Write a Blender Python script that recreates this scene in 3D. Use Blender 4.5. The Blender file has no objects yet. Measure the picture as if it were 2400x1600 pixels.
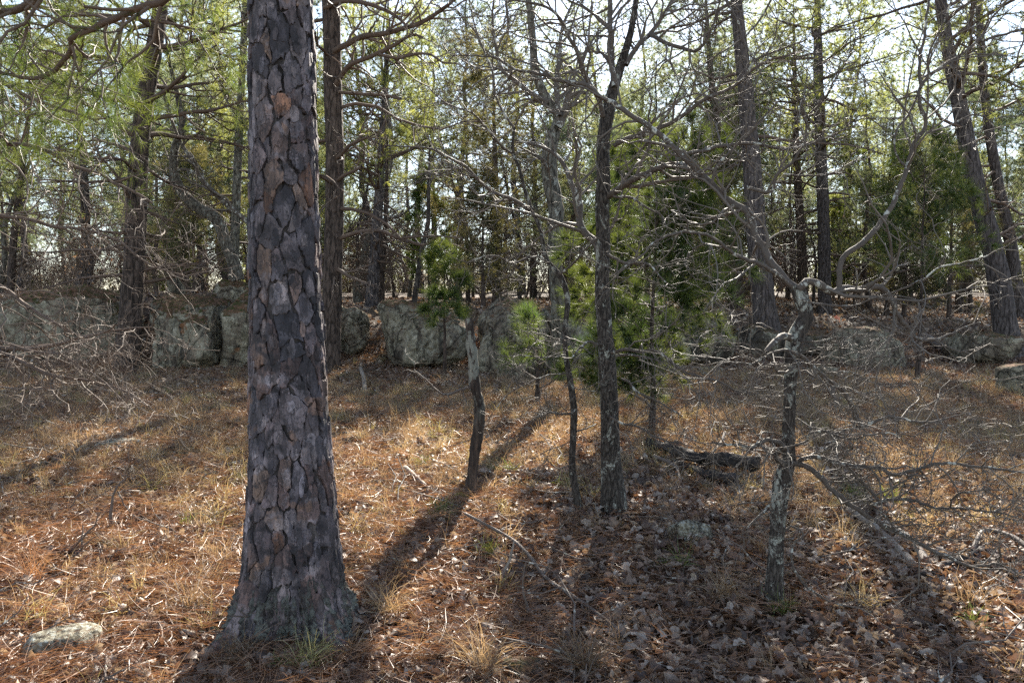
import bpy, math
import numpy as np
from mathutils import Vector, Matrix

# ---------------------------------------------------------------- camera, sky, sun, exposure
SC = bpy.context.scene
PW, PH, FPX, CAMZ = 2400.0, 1600.0, 1884.0, 1.6
HORIZON = 704.0
PITCH = math.atan((PH / 2 - HORIZON) / FPX)
cam_data = bpy.data.cameras.new('camera')
cam = bpy.data.objects.new('camera', cam_data)
SC.collection.objects.link(cam)
cam.location = (0, 0, CAMZ)
cam.rotation_euler = (math.pi / 2 - PITCH, 0, 0)
cam_data.lens = FPX / PW * 36.0
cam_data.sensor_width = 36.0
cam_data.clip_start = 0.05
cam_data.clip_end = 3000
SC.camera = cam

SUN_AZ, SUN_EL = math.radians(11.0), math.radians(29.0)
world = bpy.data.worlds.new('World')
SC.world = world
world.use_nodes = True
wn = world.node_tree
bg = wn.nodes['Background']
sky = wn.nodes.new('ShaderNodeTexSky')
sky.sky_type = 'NISHITA'
sky.sun_disc = False
sky.sun_elevation = SUN_EL
sky.sun_rotation = SUN_AZ
sky.air_density = 1.0
sky.dust_density = 0.15
sky.ozone_density = 2.0
hs = wn.nodes.new('ShaderNodeHueSaturation')
hs.inputs['Saturation'].default_value = 0.7
wn.links.new(sky.outputs[0], hs.inputs['Color'])
wn.links.new(hs.outputs[0], bg.inputs[0])
bg.inputs[1].default_value = 0.072

sun_data = bpy.data.lights.new('sun', 'SUN')
sun_data.energy = 5.0
sun_data.angle = math.radians(0.6)
sun_data.color = (1.0, 0.92, 0.80)
sun = bpy.data.objects.new('sun', sun_data)
SC.collection.objects.link(sun)
SUND = Vector((math.sin(SUN_AZ) * math.cos(SUN_EL), math.cos(SUN_AZ) * math.cos(SUN_EL), math.sin(SUN_EL)))
sun.rotation_euler = (-SUND).to_track_quat('-Z', 'Y').to_euler()
sun.location = SUND * 80

SC.view_settings.view_transform = 'Standard'
SC.view_settings.look = 'None'
SC.view_settings.exposure = 2.2
SC.view_settings.gamma = 1.0
SC.view_settings.use_curve_mapping = False
SC.cycles.use_denoising = False
SC.cycles.max_bounces = 6
SC.cycles.diffuse_bounces = 3
SC.cycles.glossy_bounces = 2
SC.cycles.transmission_bounces = 3

RNG = np.random.default_rng(11)

# ---------------------------------------------------------------- numeric noise
def _hash(ix, iy, iz):
    h = (ix.astype(np.int64) * 374761393 + iy.astype(np.int64) * 668265263 + iz.astype(np.int64) * 2147483647) & 0xFFFFFFFF
    h = ((h ^ (h >> 13)) * 1274126177) & 0xFFFFFFFF
    h = ((h ^ (h >> 16)) * 2246822519) & 0xFFFFFFFF
    return ((h ^ (h >> 15)) & 0xFFFFFF) / float(0xFFFFFF) * 2 - 1

def vnoise(P):
    P = np.asarray(P, float)
    i = np.floor(P).astype(np.int64)
    f = P - i
    f = f * f * (3 - 2 * f)
    x, y, z = i[..., 0], i[..., 1], i[..., 2]
    fx, fy, fz = f[..., 0], f[..., 1], f[..., 2]
    def L(a, b, t): return a + (b - a) * t
    c = [[[_hash(x + a, y + b, z + d) for d in (0, 1)] for b in (0, 1)] for a in (0, 1)]
    return L(L(L(c[0][0][0], c[1][0][0], fx), L(c[0][1][0], c[1][1][0], fx), fy),
             L(L(c[0][0][1], c[1][0][1], fx), L(c[0][1][1], c[1][1][1], fx), fy), fz)

def fbm(P, octs=4, gain=0.5):
    P = np.asarray(P, float)
    s, a, t = 0, 1.0, 0
    for k in range(octs):
        s = s + a * vnoise(P * (2.03 ** k) + 17.3 * k)
        t += a
        a *= gain
    return s / t

def smooth(a, b, x):
    t = np.clip((x - a) / (b - a), 0, 1)
    return t * t * (3 - 2 * t)

# ---------------------------------------------------------------- terrain height
def gh(x, y, fine=True):
    x = np.asarray(x, float); y = np.asarray(y, float)
    x, y = np.broadcast_arrays(x, y)
    z = 0.045 * np.clip(y - 4, 0, 10)
    z = z + 0.95 * smooth(13.7, 17.6, y)
    z = z + 0.16 * smooth(18, 30, y)
    z = z + 0.55 * smooth(24, 52, y) - 9.0 * smooth(62, 130, y)
    z = z + 0.42 * np.exp(-((x + 5.4) / 1.7) ** 2 - ((y - 16.2) / 1.3) ** 2)
    z = z - 0.25 * smooth(3, 9, x) * smooth(13, 17, y) * (1 - smooth(20, 30, y))
    z = z + 0.30 * smooth(-4, -8, x) * smooth(13.5, 16, y) * (1 - smooth(20, 28, y))
    z = z + 0.07 * np.exp(-((x + 1.1) ** 2 + (y - 4.0) ** 2) / 0.5 ** 2)
    P = np.stack([x * 0.35, y * 0.35, np.zeros_like(z)], -1)
    z = z + 0.07 * vnoise(P) * smooth(2, 6, y)
    if fine:
        P = np.stack([x * 2.2, y * 2.2, np.ones_like(z)], -1)
        z = z + 0.022 * fbm(P, 3)
    return z

def ray(px, py):
    v = np.array([(px - PW / 2) / FPX, 1.0, -(py - PH / 2) / FPX])
    c, s = math.cos(PITCH), math.sin(PITCH)
    return np.array([v[0], v[1] * c + v[2] * s, -v[1] * s + v[2] * c])

def at(px, py, Y):
    r = ray(px, py)
    return np.array([0, 0, CAMZ]) + r * (Y / r[1])

def ground_at(px, py):
    r = ray(px, py)
    ys = np.linspace(1.6, 60, 3000)
    pts = np.array([0, 0, CAMZ]) + r[None] * (ys / r[1])[:, None]
    d = pts[:, 2] - gh(pts[:, 0], pts[:, 1], False)
    k = np.argmax(d < 0)
    if d[k] >= 0: k = len(ys) - 1
    p = pts[k].copy()
    p[2] = float(gh(p[0], p[1]))
    return p

CROPS = dict(A=(0, 0), B=(800, 0), C=(1600, 0), D=(0, 534), E=(800, 534), F=(1600, 534), G=(0, 1066), H=(800, 1066), I=(1600, 1066))
def px_path(s):
    out, cr = [], (0, 0)
    toks = s.split()
    i = 0
    z = 2.9363
    while i < len(toks):
        if toks[i] in CROPS:
            cr = CROPS[toks[i]]; i += 1; continue
        if toks[i] == 'P':
            cr = None; i += 1; continue
        a, b = float(toks[i]), float(toks[i + 1]); i += 2
        out.append((a, b) if cr is None else (cr[0] + a / z, cr[1] + b / z))
    return out

# ---------------------------------------------------------------- mesh helpers
COL = SC.collection
def newmesh(name, V, faces, mat=None, smooth_shade=True, attr=None):
    V = np.asarray(V, np.float32).reshape(-1, 3)
    me = bpy.data.meshes.new(name)
    me.vertices.add(len(V))
    me.vertices.foreach_set('co', V.ravel())
    loops, starts, tot = [], [], 0
    for Fa in faces:
        Fa = np.asarray(Fa, np.int32)
        if Fa.size == 0: continue
        n, k = Fa.shape
        loops.append(Fa.ravel())
        starts.append(np.arange(n, dtype=np.int32) * k + tot)
        tot += n * k
    loops = np.concatenate(loops); starts = np.concatenate(starts)
    me.loops.add(len(loops)); me.loops.foreach_set('vertex_index', loops)
    me.polygons.add(len(starts)); me.polygons.foreach_set('loop_start', starts)
    me.polygons.foreach_set('use_smooth', np.full(len(starts), smooth_shade, dtype=bool))
    me.update(calc_edges=True)
    if attr is not None:
        for k, v in attr.items():
            a = me.attributes.new(k, 'FLOAT', 'POINT')
            a.data.foreach_set('value', np.asarray(v, np.float32))
    if mat: me.materials.append(mat)
    return me

def link(name, me, parent=None, loc=None, **props):
    o = bpy.data.objects.new(name, me)
    COL.objects.link(o)
    if loc is not None: o.location = loc
    if parent is not None:
        o.parent = parent
    for k, v in props.items(): o[k] = v
    return o

def empty(name, loc, label, cat, group=None):
    o = bpy.data.objects.new(name, None)
    o.empty_display_size = 0.1
    COL.objects.link(o)
    o.location = loc
    o['label'] = label; o['category'] = cat
    if group: o['group'] = group
    return o

def norm(v): return v / np.maximum(np.linalg.norm(v, axis=-1, keepdims=True), 1e-9)

def tubes(P, R, sides=5, knob=0.0):
    """P (n,k,3) R (n,k) -> verts, quads"""
    P = np.asarray(P, float); R = np.asarray(R, float)
    n, k, _ = P.shape
    T = np.empty_like(P)
    T[:, 1:-1] = P[:, 2:] - P[:, :-2]; T[:, 0] = P[:, 1] - P[:, 0]; T[:, -1] = P[:, -1] - P[:, -2]
    T = norm(T)
    mt = np.abs(norm(P[:, -1] - P[:, 0]))
    ref = np.eye(3)[np.argmin(mt, axis=1)]
    U = norm(np.cross(T, ref[:, None, :]))
    W = np.cross(T, U)
    a = np.arange(sides) / sides * 2 * math.pi
    rr = R[:, :, None, None] * np.ones((1, 1, sides, 1))
    if knob: rr = rr * (1 + knob * RNG.normal(size=(n, k, sides, 1)))
    V = P[:, :, None, :] + rr * (np.cos(a)[None, None, :, None] * U[:, :, None, :] + np.sin(a)[None, None, :, None] * W[:, :, None, :])
    idx = np.arange(n * k * sides).reshape(n, k, sides)
    i0 = idx[:, :-1, :]; i1 = idx[:, 1:, :]
    j0 = np.roll(i0, -1, axis=2); j1 = np.roll(i1, -1, axis=2)
    Fq = np.stack([i0, j0, j1, i1], -1).reshape(-1, 4)
    return V.reshape(-1, 3), Fq

def merge(parts):
    Vs, Qs, Ts, off = [], [], [], 0
    for V, F in parts:
        if len(V) == 0: continue
        Vs.append(V)
        (Qs if F.shape[1] == 4 else Ts).append(F + off)
        off += len(V)
    fs = []
    if Qs: fs.append(np.concatenate(Qs))
    if Ts: fs.append(np.concatenate(Ts))
    return np.concatenate(Vs), fs

def spline(pts, k):
    pts = np.asarray(pts, float)
    if len(pts) == 2: pts = np.array([pts[0], pts.mean(0), pts[1]])
    d = np.concatenate([[0], np.cumsum(np.maximum(np.linalg.norm(np.diff(pts[:, :3], axis=0), axis=1), 1e-6))])
    t = d / d[-1]
    # cubic (Catmull-Rom, chord parameter)
    m = np.gradient(pts, t, axis=0)
    q = np.linspace(0, 1, k)
    i = np.clip(np.searchsorted(t, q, side='right') - 1, 0, len(t) - 2)
    h = (t[i + 1] - t[i])[:, None]; s = ((q - t[i])[:, None]) / h
    h00 = 2 * s**3 - 3 * s**2 + 1; h10 = s**3 - 2 * s**2 + s; h01 = -2 * s**3 + 3 * s**2; h11 = s**3 - s**2
    return h00 * pts[i] + h10 * h * m[i] + h01 * pts[i + 1] + h11 * h * m[i + 1]

def children(P, R, m, t0, t1, length, ang, k=6, wig=0.2, up=0.0, ratio=0.6, rmin=0.002, rmax=9, fall=0.4, flat=0.0, rng=None):
    rng = rng or RNG
    n, kk, _ = P.shape
    base = (np.arange(m)[None] + rng.random((n, m))) / m
    t = t0 + (t1 - t0) * base
    f = t * (kk - 1); i = np.clip(f.astype(int), 0, kk - 2); f = (f - i)[..., None]
    ar = np.arange(n)[:, None]
    p = P[ar, i] * (1 - f) + P[ar, i + 1] * f
    T = norm(P[ar, i + 1] - P[ar, i])
    r = R[ar, i] * (1 - f[..., 0]) + R[ar, i + 1] * f[..., 0]
    N = n * m
    p = p.reshape(N, 3); T = T.reshape(N, 3); r = r.reshape(N); t = t.reshape(N)
    q = rng.normal(size=(N, 3)); q[:, 2] *= (1 - flat)
    q = norm(q - (q * T).sum(1, keepdims=True) * T)
    a = np.radians(rng.uniform(ang[0], ang[1], N))[:, None]
    d = norm(np.cos(a) * T + np.sin(a) * q)
    if callable(length): Ln = length(t, N, rng)
    else: Ln = rng.uniform(length[0], length[1], N) * (1 - fall * (t - t0) / max(t1 - t0, 1e-6))
    st = (Ln / (k - 1))[:, None]
    C = np.empty((N, k, 3)); C[:, 0] = p
    for s in range(1, k):
        C[:, s] = C[:, s - 1] + d * st
        d = d + wig * rng.normal(size=(N, 3)); d[:, 2] += up
        d = norm(d)
    r0 = np.clip(r * ratio, rmin, rmax)
    CR = r0[:, None] * (1 - 0.75 * np.linspace(0, 1, k)[None]) 
    CR = np.maximum(CR, rmin * 0.6)
    return C, CR

def tufts(pos, dr, Lr, m, spread, w, rng=None, droop=0.0):
    """needle clusters: each needle one slim triangle"""
    rng = rng or RNG
    n = len(pos)
    d = dr[:, None, :] + spread * rng.normal(size=(n, m, 3))
    d = norm(d); d[..., 2] -= droop; d = norm(d)
    L = rng.uniform(Lr[0], Lr[1], (n, m, 1))
    b = pos[:, None, :] - 0.25 * L * dr[:, None, :] * rng.random((n, m, 1))
    side = norm(np.cross(d, rng.normal(size=(n, m, 3)))) * w
    V = np.stack([b - side, b + side, b + d * L], 2).reshape(-1, 3)
    F = np.arange(n * m * 3).reshape(-1, 3)
    return V, F

# ---------------------------------------------------------------- materials
class NT:
    def __init__(s, name):
        s.m = bpy.data.materials.new(name); s.m.use_nodes = True
        s.t = s.m.node_tree; s.t.nodes.clear()
        s.out = s.n('ShaderNodeOutputMaterial')
        s._tc = None
    def n(s, ty, **kw):
        nd = s.t.nodes.new(ty)
        for k, v in kw.items():
            if k.startswith('i_'):
                key = k[2:]
                nd.inputs[int(key) if key.isdigit() else key.replace('_', ' ')].default_value = v
            else: setattr(nd, k, v)
        return nd
    def l(s, a, b): s.t.links.new(a, b)
    def co(s, scale=(1, 1, 1), what='Object'):
        if s._tc is None: s._tc = s.n('ShaderNodeTexCoord')
        mp = s.n('ShaderNodeMapping'); mp.inputs['Scale'].default_value = scale
        s.l(s._tc.outputs[what], mp.inputs[0]); return mp.outputs[0]
    def noise(s, sc, co, detail=4, rough=0.55, dist=0.0):
        nd = s.n('ShaderNodeTexNoise'); nd.inputs['Scale'].default_value = sc
        nd.inputs['Detail'].default_value = detail; nd.inputs['Roughness'].default_value = rough
        nd.inputs['Distortion'].default_value = dist
        s.l(co, nd.inputs['Vector']); return nd.outputs['Fac']
    def voro(s, sc, co, feature='F1', out='Distance', rnd=1.0):
        nd = s.n('ShaderNodeTexVoronoi', feature=feature); nd.inputs['Scale'].default_value = sc
        nd.inputs['Randomness'].default_value = rnd
        s.l(co, nd.inputs['Vector']); return nd.outputs[out]
    def ramp(s, fac, stops, interp='LINEAR'):
        nd = s.n('ShaderNodeValToRGB'); cr = nd.color_ramp; cr.interpolation = interp
        while len(cr.elements) < len(stops): cr.elements.new(0.5)
        for e, (p, c) in zip(cr.elements, stops):
            e.position = p; e.color = (c, c, c, 1) if isinstance(c, (int, float)) else (*c, 1)
        s.l(fac, nd.inputs[0]); return nd.outputs[0]
    def mix(s, fac, a, b, blend='MIX'):
        nd = s.n('ShaderNodeMix', data_type='RGBA', blend_type=blend)
        for sock, v in ((nd.inputs[0], fac), (nd.inputs[6], a), (nd.inputs[7], b)):
            if isinstance(v, (int, float)): sock.default_value = v
            elif isinstance(v, tuple): sock.default_value = (*v, 1)
            else: s.l(v, sock)
        return nd.outputs[2]
    def bump(s, h, strength=0.5, dist=0.02, prev=None):
        nd = s.n('ShaderNodeBump'); nd.inputs['Strength'].default_value = strength; nd.inputs['Distance'].default_value = dist
        s.l(h, nd.inputs['Height'])
        if prev is not None: s.l(prev, nd.inputs['Normal'])
        return nd.outputs[0]
    def pbr(s, col, rough=0.85, normal=None, spec=0.3):
        b = s.n('ShaderNodeBsdfPrincipled')
        if isinstance(col, tuple): b.inputs['Base Color'].default_value = (*col, 1)
        else: s.l(col, b.inputs['Base Color'])
        if isinstance(rough, (int, float)): b.inputs['Roughness'].default_value = rough
        else: s.l(rough, b.inputs['Roughness'])
        b.inputs['Specular IOR Level'].default_value = spec
        if normal is not None: s.l(normal, b.inputs['Normal'])
        s.l(b.outputs[0], s.out.inputs[0]); return b
    def leafy(s, col, tcol, fac, rough=0.5, gloss=0.06, normal=None):
        d = s.n('ShaderNodeBsdfDiffuse'); t = s.n('ShaderNodeBsdfTranslucent'); g = s.n('ShaderNodeBsdfGlossy')
        g.inputs['Roughness'].default_value = rough
        for nd, c in ((d, col), (t, tcol)):
            if isinstance(c, tuple): nd.inputs['Color'].default_value = (*c, 1)
            else: s.l(c, nd.inputs['Color'])
        if normal is not None: s.l(normal, d.inputs['Normal'])
        m1 = s.n('ShaderNodeMixShader'); m1.inputs[0].default_value = fac
        s.l(d.outputs[0], m1.inputs[1]); s.l(t.outputs[0], m1.inputs[2])
        m2 = s.n('ShaderNodeMixShader'); m2.inputs[0].default_value = gloss
        s.l(m1.outputs[0], m2.inputs[1]); s.l(g.outputs[0], m2.inputs[2])
        s.l(m2.outputs[0], s.out.inputs[0])
    def rnd(s):
        return s.n('ShaderNodeObjectInfo').outputs['Random']

M = {}
def mat_bark_far(name, c0, c1, c2, lich=0.0, zs=0.25, vs=14):
    t = NT(name)
    co = t.co((1, 1, zs))
    wn_ = t.n('ShaderNodeTexNoise', i_Scale=vs * 0.5, i_Detail=3.0); t.l(co, wn_.inputs['Vector'])
    cw = t.mix(2.2 / vs, co, wn_.outputs['Color'], 'ADD')
    v = t.voro(vs, cw, 'DISTANCE_TO_EDGE')
    n1 = t.noise(vs * 1.6, co, 5, 0.7)
    n2 = t.noise(3.0, t.co((1, 1, 1)), 3)
    c = t.ramp(n1, [(0.3, c0), (0.5, c1), (0.72, c2)])
    crack = t.ramp(t.mix(0.35, v, n1), [(0.15, 0.25), (0.26, 1.0)])
    c = t.mix(1.0, c, crack, 'MULTIPLY')
    if lich > 0:
        nl = t.noise(9.0, t.co((1, 1, 0.7)), 7, 0.8, 0.6)
        lf = t.ramp(nl, [(0.60 - lich, 0.0), (0.63 - lich, 1.0)])
        lc = t.mix(t.noise(60, t.co(), 5, 0.7), (0.16, 0.17, 0.14), (0.55, 0.55, 0.48))
        c = t.mix(lf, c, lc)
    rg = t.rnd()
    c = t.mix(t.ramp(rg, [(0, 0.0), (1, 0.3)]), c, (0.09, 0.065, 0.05))
    h = t.mix(0.5, t.ramp(v, [(0, 0.0), (0.15, 1.0)]), n1)
    t.pbr(c, 0.9, t.bump(h, 1.0, 0.45 / vs))
    return t.m
M['pine_bark'] = mat_bark_far('pine_bark', (0.028, 0.020, 0.016), (0.075, 0.054, 0.043), (0.16, 0.12, 0.098))
M['pine_bark_grey'] = mat_bark_far('pine_bark_grey', (0.03, 0.026, 0.026), (0.085, 0.072, 0.07), (0.17, 0.145, 0.14))
M['oak_bark'] = mat_bark_far('oak_bark', (0.018, 0.015, 0.013), (0.055, 0.045, 0.038), (0.13, 0.115, 0.10), lich=0.0, zs=0.35)
M['oak_lichen'] = mat_bark_far('oak_bark_lichen', (0.02, 0.017, 0.015), (0.05, 0.042, 0.036), (0.12, 0.105, 0.09), lich=0.085, zs=0.3, vs=42)
M['oak_spot'] = mat_bark_far('oak_bark_spotted', (0.018, 0.015, 0.013), (0.05, 0.042, 0.035), (0.13, 0.112, 0.095), lich=0.04, zs=0.3, vs=42)
M['oak_pale'] = mat_bark_far('oak_bark_pale', (0.05, 0.045, 0.036), (0.13, 0.12, 0.095), (0.24, 0.23, 0.19), lich=0.03, zs=0.35)

def mat_limb(name, a, b, lich):
    t = NT(name)
    co = t.co()
    n = t.noise(16, co, 5, 0.7)
    c = t.mix(n, a, b)
    nl = t.noise(11, co, 4, 0.75, 0.5)
    lf = t.ramp(nl, [(0.58 - lich, 0.0), (0.60 - lich, 1.0)])
    c = t.mix(lf, c, (0.42, 0.42, 0.37))
    t.pbr(c, 0.75, t.bump(t.noise(60, co, 4, 0.7), 0.6, 0.006), 0.35)
    return t.m
M['limb'] = mat_limb('oak_limb', (0.04, 0.031, 0.025), (0.13, 0.105, 0.085), 0.0)
M['limb_pine'] = mat_limb('pine_limb', (0.05, 0.033, 0.024), (0.15, 0.10, 0.072), -0.12)
M['dead_limb'] = mat_limb('dead_limb', (0.045, 0.034, 0.028), (0.19, 0.15, 0.125), -0.04)

def mat_twig(name, c, spec=0.3):
    t = NT(name)
    n = t.noise(9, t.co(), 2)
    t.pbr(t.mix(n, tuple(v * 0.55 for v in c), tuple(v * 1.5 for v in c)), 0.65, None, spec)
    return t.m
M['twig'] = mat_twig('twig', (0.12, 0.10, 0.082))
M['twig_dark'] = mat_twig('twig_dark', (0.13, 0.095, 0.072))

def mat_needle(name, a, b, ta, tb, gain=1.1, fac=0.57):
    t = NT(name)
    n = t.noise(1.1, t.co(), 3)
    f = t.ramp(n, [(0.35, 0.0), (0.65, 1.0)])
    r = t.ramp(t.rnd(), [(0, 0.75), (1, 1.25)])
    a, b, ta, tb = [tuple(v * gain for v in q) for q in (a, b, ta, tb)]
    f = t.ramp(n, [(0.3, 0.0), (0.6, 1.0)])
    t.leafy(t.mix(1, t.mix(f, a, b), r, 'MULTIPLY'), t.mix(1, t.mix(f, ta, tb), r, 'MULTIPLY'), fac, 0.4, 0.04)
    return t.m
M['needle'] = mat_needle('pine_needles', (0.06, 0.08, 0.038), (0.10, 0.105, 0.04), (0.19, 0.235, 0.07), (0.35, 0.36, 0.08))
M['needle_near'] = mat_needle('near_pine_needles', (0.035, 0.062, 0.022), (0.055, 0.085, 0.024), (0.07, 0.12, 0.022), (0.17, 0.20, 0.028), 1.0, 0.5)
M['needle_blue'] = mat_needle('pine_needles_blue', (0.05, 0.078, 0.055), (0.07, 0.092, 0.05), (0.14, 0.20, 0.12), (0.26, 0.27, 0.10))
M['needle_dark'] = mat_needle('cedar_needles', (0.03, 0.040, 0.018), (0.06, 0.058, 0.026), (0.07, 0.09, 0.03), (0.18, 0.15, 0.045))

def mat_rock(name, tone=1.0, pale=0.0, moss=0.5, rust=0.0, k=1.0, dk=0.0, lc=(0.55, 0.51, 0.40)):
    t = NT(name)
    co = t.co()
    n1 = t.noise(2.6 * k, co, 9, 0.7)
    n2 = t.noise(8.0 * k, co, 9, 0.78)
    n3 = t.noise(3.3 * k, t.co((1, 1, 0.5)), 8, 0.75, 0.7)
    c = t.ramp(n1, [(0.32, (0.066 * tone, 0.052 * tone, 0.040 * tone)), (0.5, (0.17 * tone, 0.142 * tone, 0.108 * tone)), (0.66, (0.33 * tone, 0.28 * tone, 0.205 * tone))])
    lf = t.ramp(n3, [(0.50 - pale * 0.08, 0.0), (0.545 - pale * 0.08, 0.9)])
    c = t.mix(lf, c, t.ramp(n2, [(0.35, (0.13, 0.115, 0.08)), (0.5, (0.28, 0.255, 0.185)), (0.62, lc)]))
    c = t.mix(t.ramp(n2, [(0.38 - dk, 0.92), (0.45 - dk, 0.0)]), c, (0.026, 0.023, 0.02))
    st = t.noise(4.2 * k, t.co((1, 1, 0.10)), 5, 0.7)
    c = t.mix(t.ramp(st, [(0.52 + dk, 0.0), (0.62 + dk, 0.8)]), c, (0.03, 0.027, 0.024))
    if rust: c = t.mix(t.ramp(t.noise(3.1, co, 4), [(0.64, 0.0), (0.70, 0.7)]), c, (0.24, 0.10, 0.04))
    vc = t.voro(1.7 * k, t.mix(0.25, co, n1), 'DISTANCE_TO_EDGE')
    c = t.mix(t.ramp(vc, [(0.0, 0.8), (0.02, 0.0)]), c, (0.02, 0.018, 0.016))
    g = t.n('ShaderNodeNewGeometry'); sx = t.n('ShaderNodeSeparateXYZ'); t.l(g.outputs['Normal'], sx.inputs[0])
    mh = t.n('ShaderNodeMath', operation='MULTIPLY_ADD'); t.l(n2, mh.inputs[0]); mh.inputs[1].default_value = 1.3; t.l(sx.outputs[2], mh.inputs[2])
    mr = t.n('ShaderNodeMapRange'); t.l(mh.outputs[0], mr.inputs[0]); mr.inputs[1].default_value = 1.60 - 0.35 * moss; mr.inputs[2].default_value = 1.68 - 0.3 * moss
    c = t.mix(mr.outputs[0], c, t.ramp(t.noise(14, co, 4), [(0.4, (0.06, 0.065, 0.02)), (0.52, (0.13, 0.075, 0.045)), (0.65, (0.22, 0.13, 0.08))]))
    b = t.bump(n1, 0.9, 0.12 / k)
    b = t.bump(n2, 0.9, 0.05 / k, b)
    b = t.bump(t.ramp(vc, [(0.0, 0.0), (0.04, 1.0)]), 0.7, 0.03, b)
    t.pbr(c, 0.92, b, 0.12)
    return t.m
M['rock'] = mat_rock('rock_grey', 1.2, 0.0, 0.4)
M['rock_pale'] = mat_rock('rock_pale', 1.25, 0.5, 1.3, 1, dk=0.01)
M['rock_dark'] = mat_rock('rock_dark', 0.7, 0.0, 0.4)
M['rock_lichen'] = mat_rock('rock_lichen', 1.25, 0.6, 0.7, dk=0.01)
M['stone'] = mat_rock('stone_lichen', 0.8, 1.1, -1.5, k=5, dk=0.0, lc=(0.50, 0.55, 0.52))

# forest floor
t = NT('forest_floor')
co = t.co()
n1 = t.noise(0.6, co, 4); n2 = t.noise(14, co, 6, 0.7); v = t.voro(28, co, 'F1', 'Color')
sv = t.n('ShaderNodeSeparateColor'); t.l(v, sv.inputs[0])
c = t.ramp(sv.outputs[0], [(0.0, (0.03, 0.02, 0.014)), (0.4, (0.075, 0.048, 0.032)), (0.75, (0.14, 0.09, 0.06)), (1.0, (0.26, 0.19, 0.14))])
c = t.mix(t.ramp(n1, [(0.4, 0.0), (0.65, 0.7)]), c, t.ramp(n2, [(0.3, (0.05, 0.035, 0.02)), (0.7, (0.22, 0.15, 0.085))]))
c = t.mix(t.ramp(t.noise(60, co, 3, 0.7), [(0.42, 0.75), (0.55, 0.0)]), c, (0.025, 0.017, 0.012))
t.pbr(c, 0.9, t.bump(t.mix(0.5, n2, sv.outputs[1]), 1.0, 0.05), 0.2)
M['floor'] = t.m

def mat_litter(name, stops, tr=0.3, gloss=0.10, rough=0.42):
    t = NT(name)
    c = t.ramp(t.rnd(), stops)
    c = t.mix(t.ramp(t.noise(35, t.co(), 3), [(0.3, 0.45), (0.6, 0.0)]), c, (0.05, 0.03, 0.02))
    t.leafy(c, t.mix(1, c, (1.35, 1.1, 0.75), 'MULTIPLY'), tr, rough, gloss)
    return t.m
M['leaf'] = mat_litter('dead_oak_leaves', [(0.0, (0.045, 0.028, 0.02)), (0.25, (0.11, 0.065, 0.045)), (0.42, (0.20, 0.115, 0.075)), (0.6, (0.26, 0.185, 0.135)), (0.82, (0.35, 0.275, 0.215)), (1.0, (0.48, 0.42, 0.36))], 0.26, 0.05, 0.5)
M['leaf_red'] = mat_litter('red_oak_leaves', [(0.0, (0.42, 0.08, 0.02)), (1.0, (0.5, 0.14, 0.03))], 0.45)
M['needle_litter'] = mat_litter('fallen_needles', [(0.0, (0.10, 0.048, 0.028)), (0.5, (0.25, 0.128, 0.068)), (1.0, (0.40, 0.235, 0.13))], 0.3, 0.06)
M['grass_dry'] = mat_litter('dry_grass', [(0.0, (0.14, 0.105, 0.07)), (0.4, (0.31, 0.235, 0.155)), (0.8, (0.48, 0.385, 0.25)), (1.0, (0.36, 0.36, 0.15))], 0.42, 0.06)
M['grass_green'] = mat_litter('green_grass', [(0.0, (0.10, 0.155, 0.03)), (1.0, (0.18, 0.23, 0.05))], 0.5, 0.06)
M['wood'] = mat_limb('weathered_wood', (0.10, 0.08, 0.065), (0.34, 0.29, 0.24), -0.1)
t = NT('charred_wood'); n = t.noise(12, t.co((1, 1, 1)), 5, 0.7)
t.pbr(t.ramp(n, [(0.4, (0.012, 0.010, 0.010)), (0.6, (0.04, 0.032, 0.028)), (0.75, (0.13, 0.09, 0.06))]), 0.8, t.bump(n, 1.0, 0.03), 0.3)
M['char'] = t.m
t = NT('moss'); t.pbr(t.mix(t.noise(40, t.co()), (0.10, 0.12, 0.01), (0.25, 0.24, 0.02)), 1.0, t.bump(t.noise(90, t.co()), 1, 0.01)); M['moss'] = t.m
t = NT('pale_leaf'); t.leafy((0.42, 0.45, 0.48), (0.3, 0.3, 0.3), 0.2, 0.4, 0.1); M['pale_leaf'] = t.m

# ================================================================ STRUCTURE: ground
xs = np.sinh(np.linspace(-6.2, 6.2, 380)) * 4.0
xs = xs[(xs > -620) & (xs < 620)]
ys = np.concatenate([np.linspace(-30, 0, 30), np.linspace(0.1, 20, 240), 20 + np.sinh(np.linspace(0.02, 5.2, 150)) * 7.0])
X, Y = np.meshgrid(xs, ys)
Z = gh(X, Y)
nx, ny = len(xs), len(ys)
idx = np.arange(nx * ny).reshape(ny, nx)
Fq = np.stack([idx[:-1, :-1], idx[:-1, 1:], idx[1:, 1:], idx[1:, :-1]], -1).reshape(-1, 4)
link('ground', newmesh('ground', np.stack([X, Y, Z], -1), [Fq], M['floor']), kind='structure')

# ---------------------------------------------------------------- boulders
def icosphere(sub):
    import bmesh
    bm = bmesh.new(); bmesh.ops.create_icosphere(bm, subdivisions=sub, radius=1)
    V = np.array([v.co[:] for v in bm.verts]); F = np.array([[v.index for v in f.verts] for f in bm.faces]); bm.free()
    return V, F
ICO6, ICO4, ICO3 = icosphere(6), icosphere(5), icosphere(3)

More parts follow.
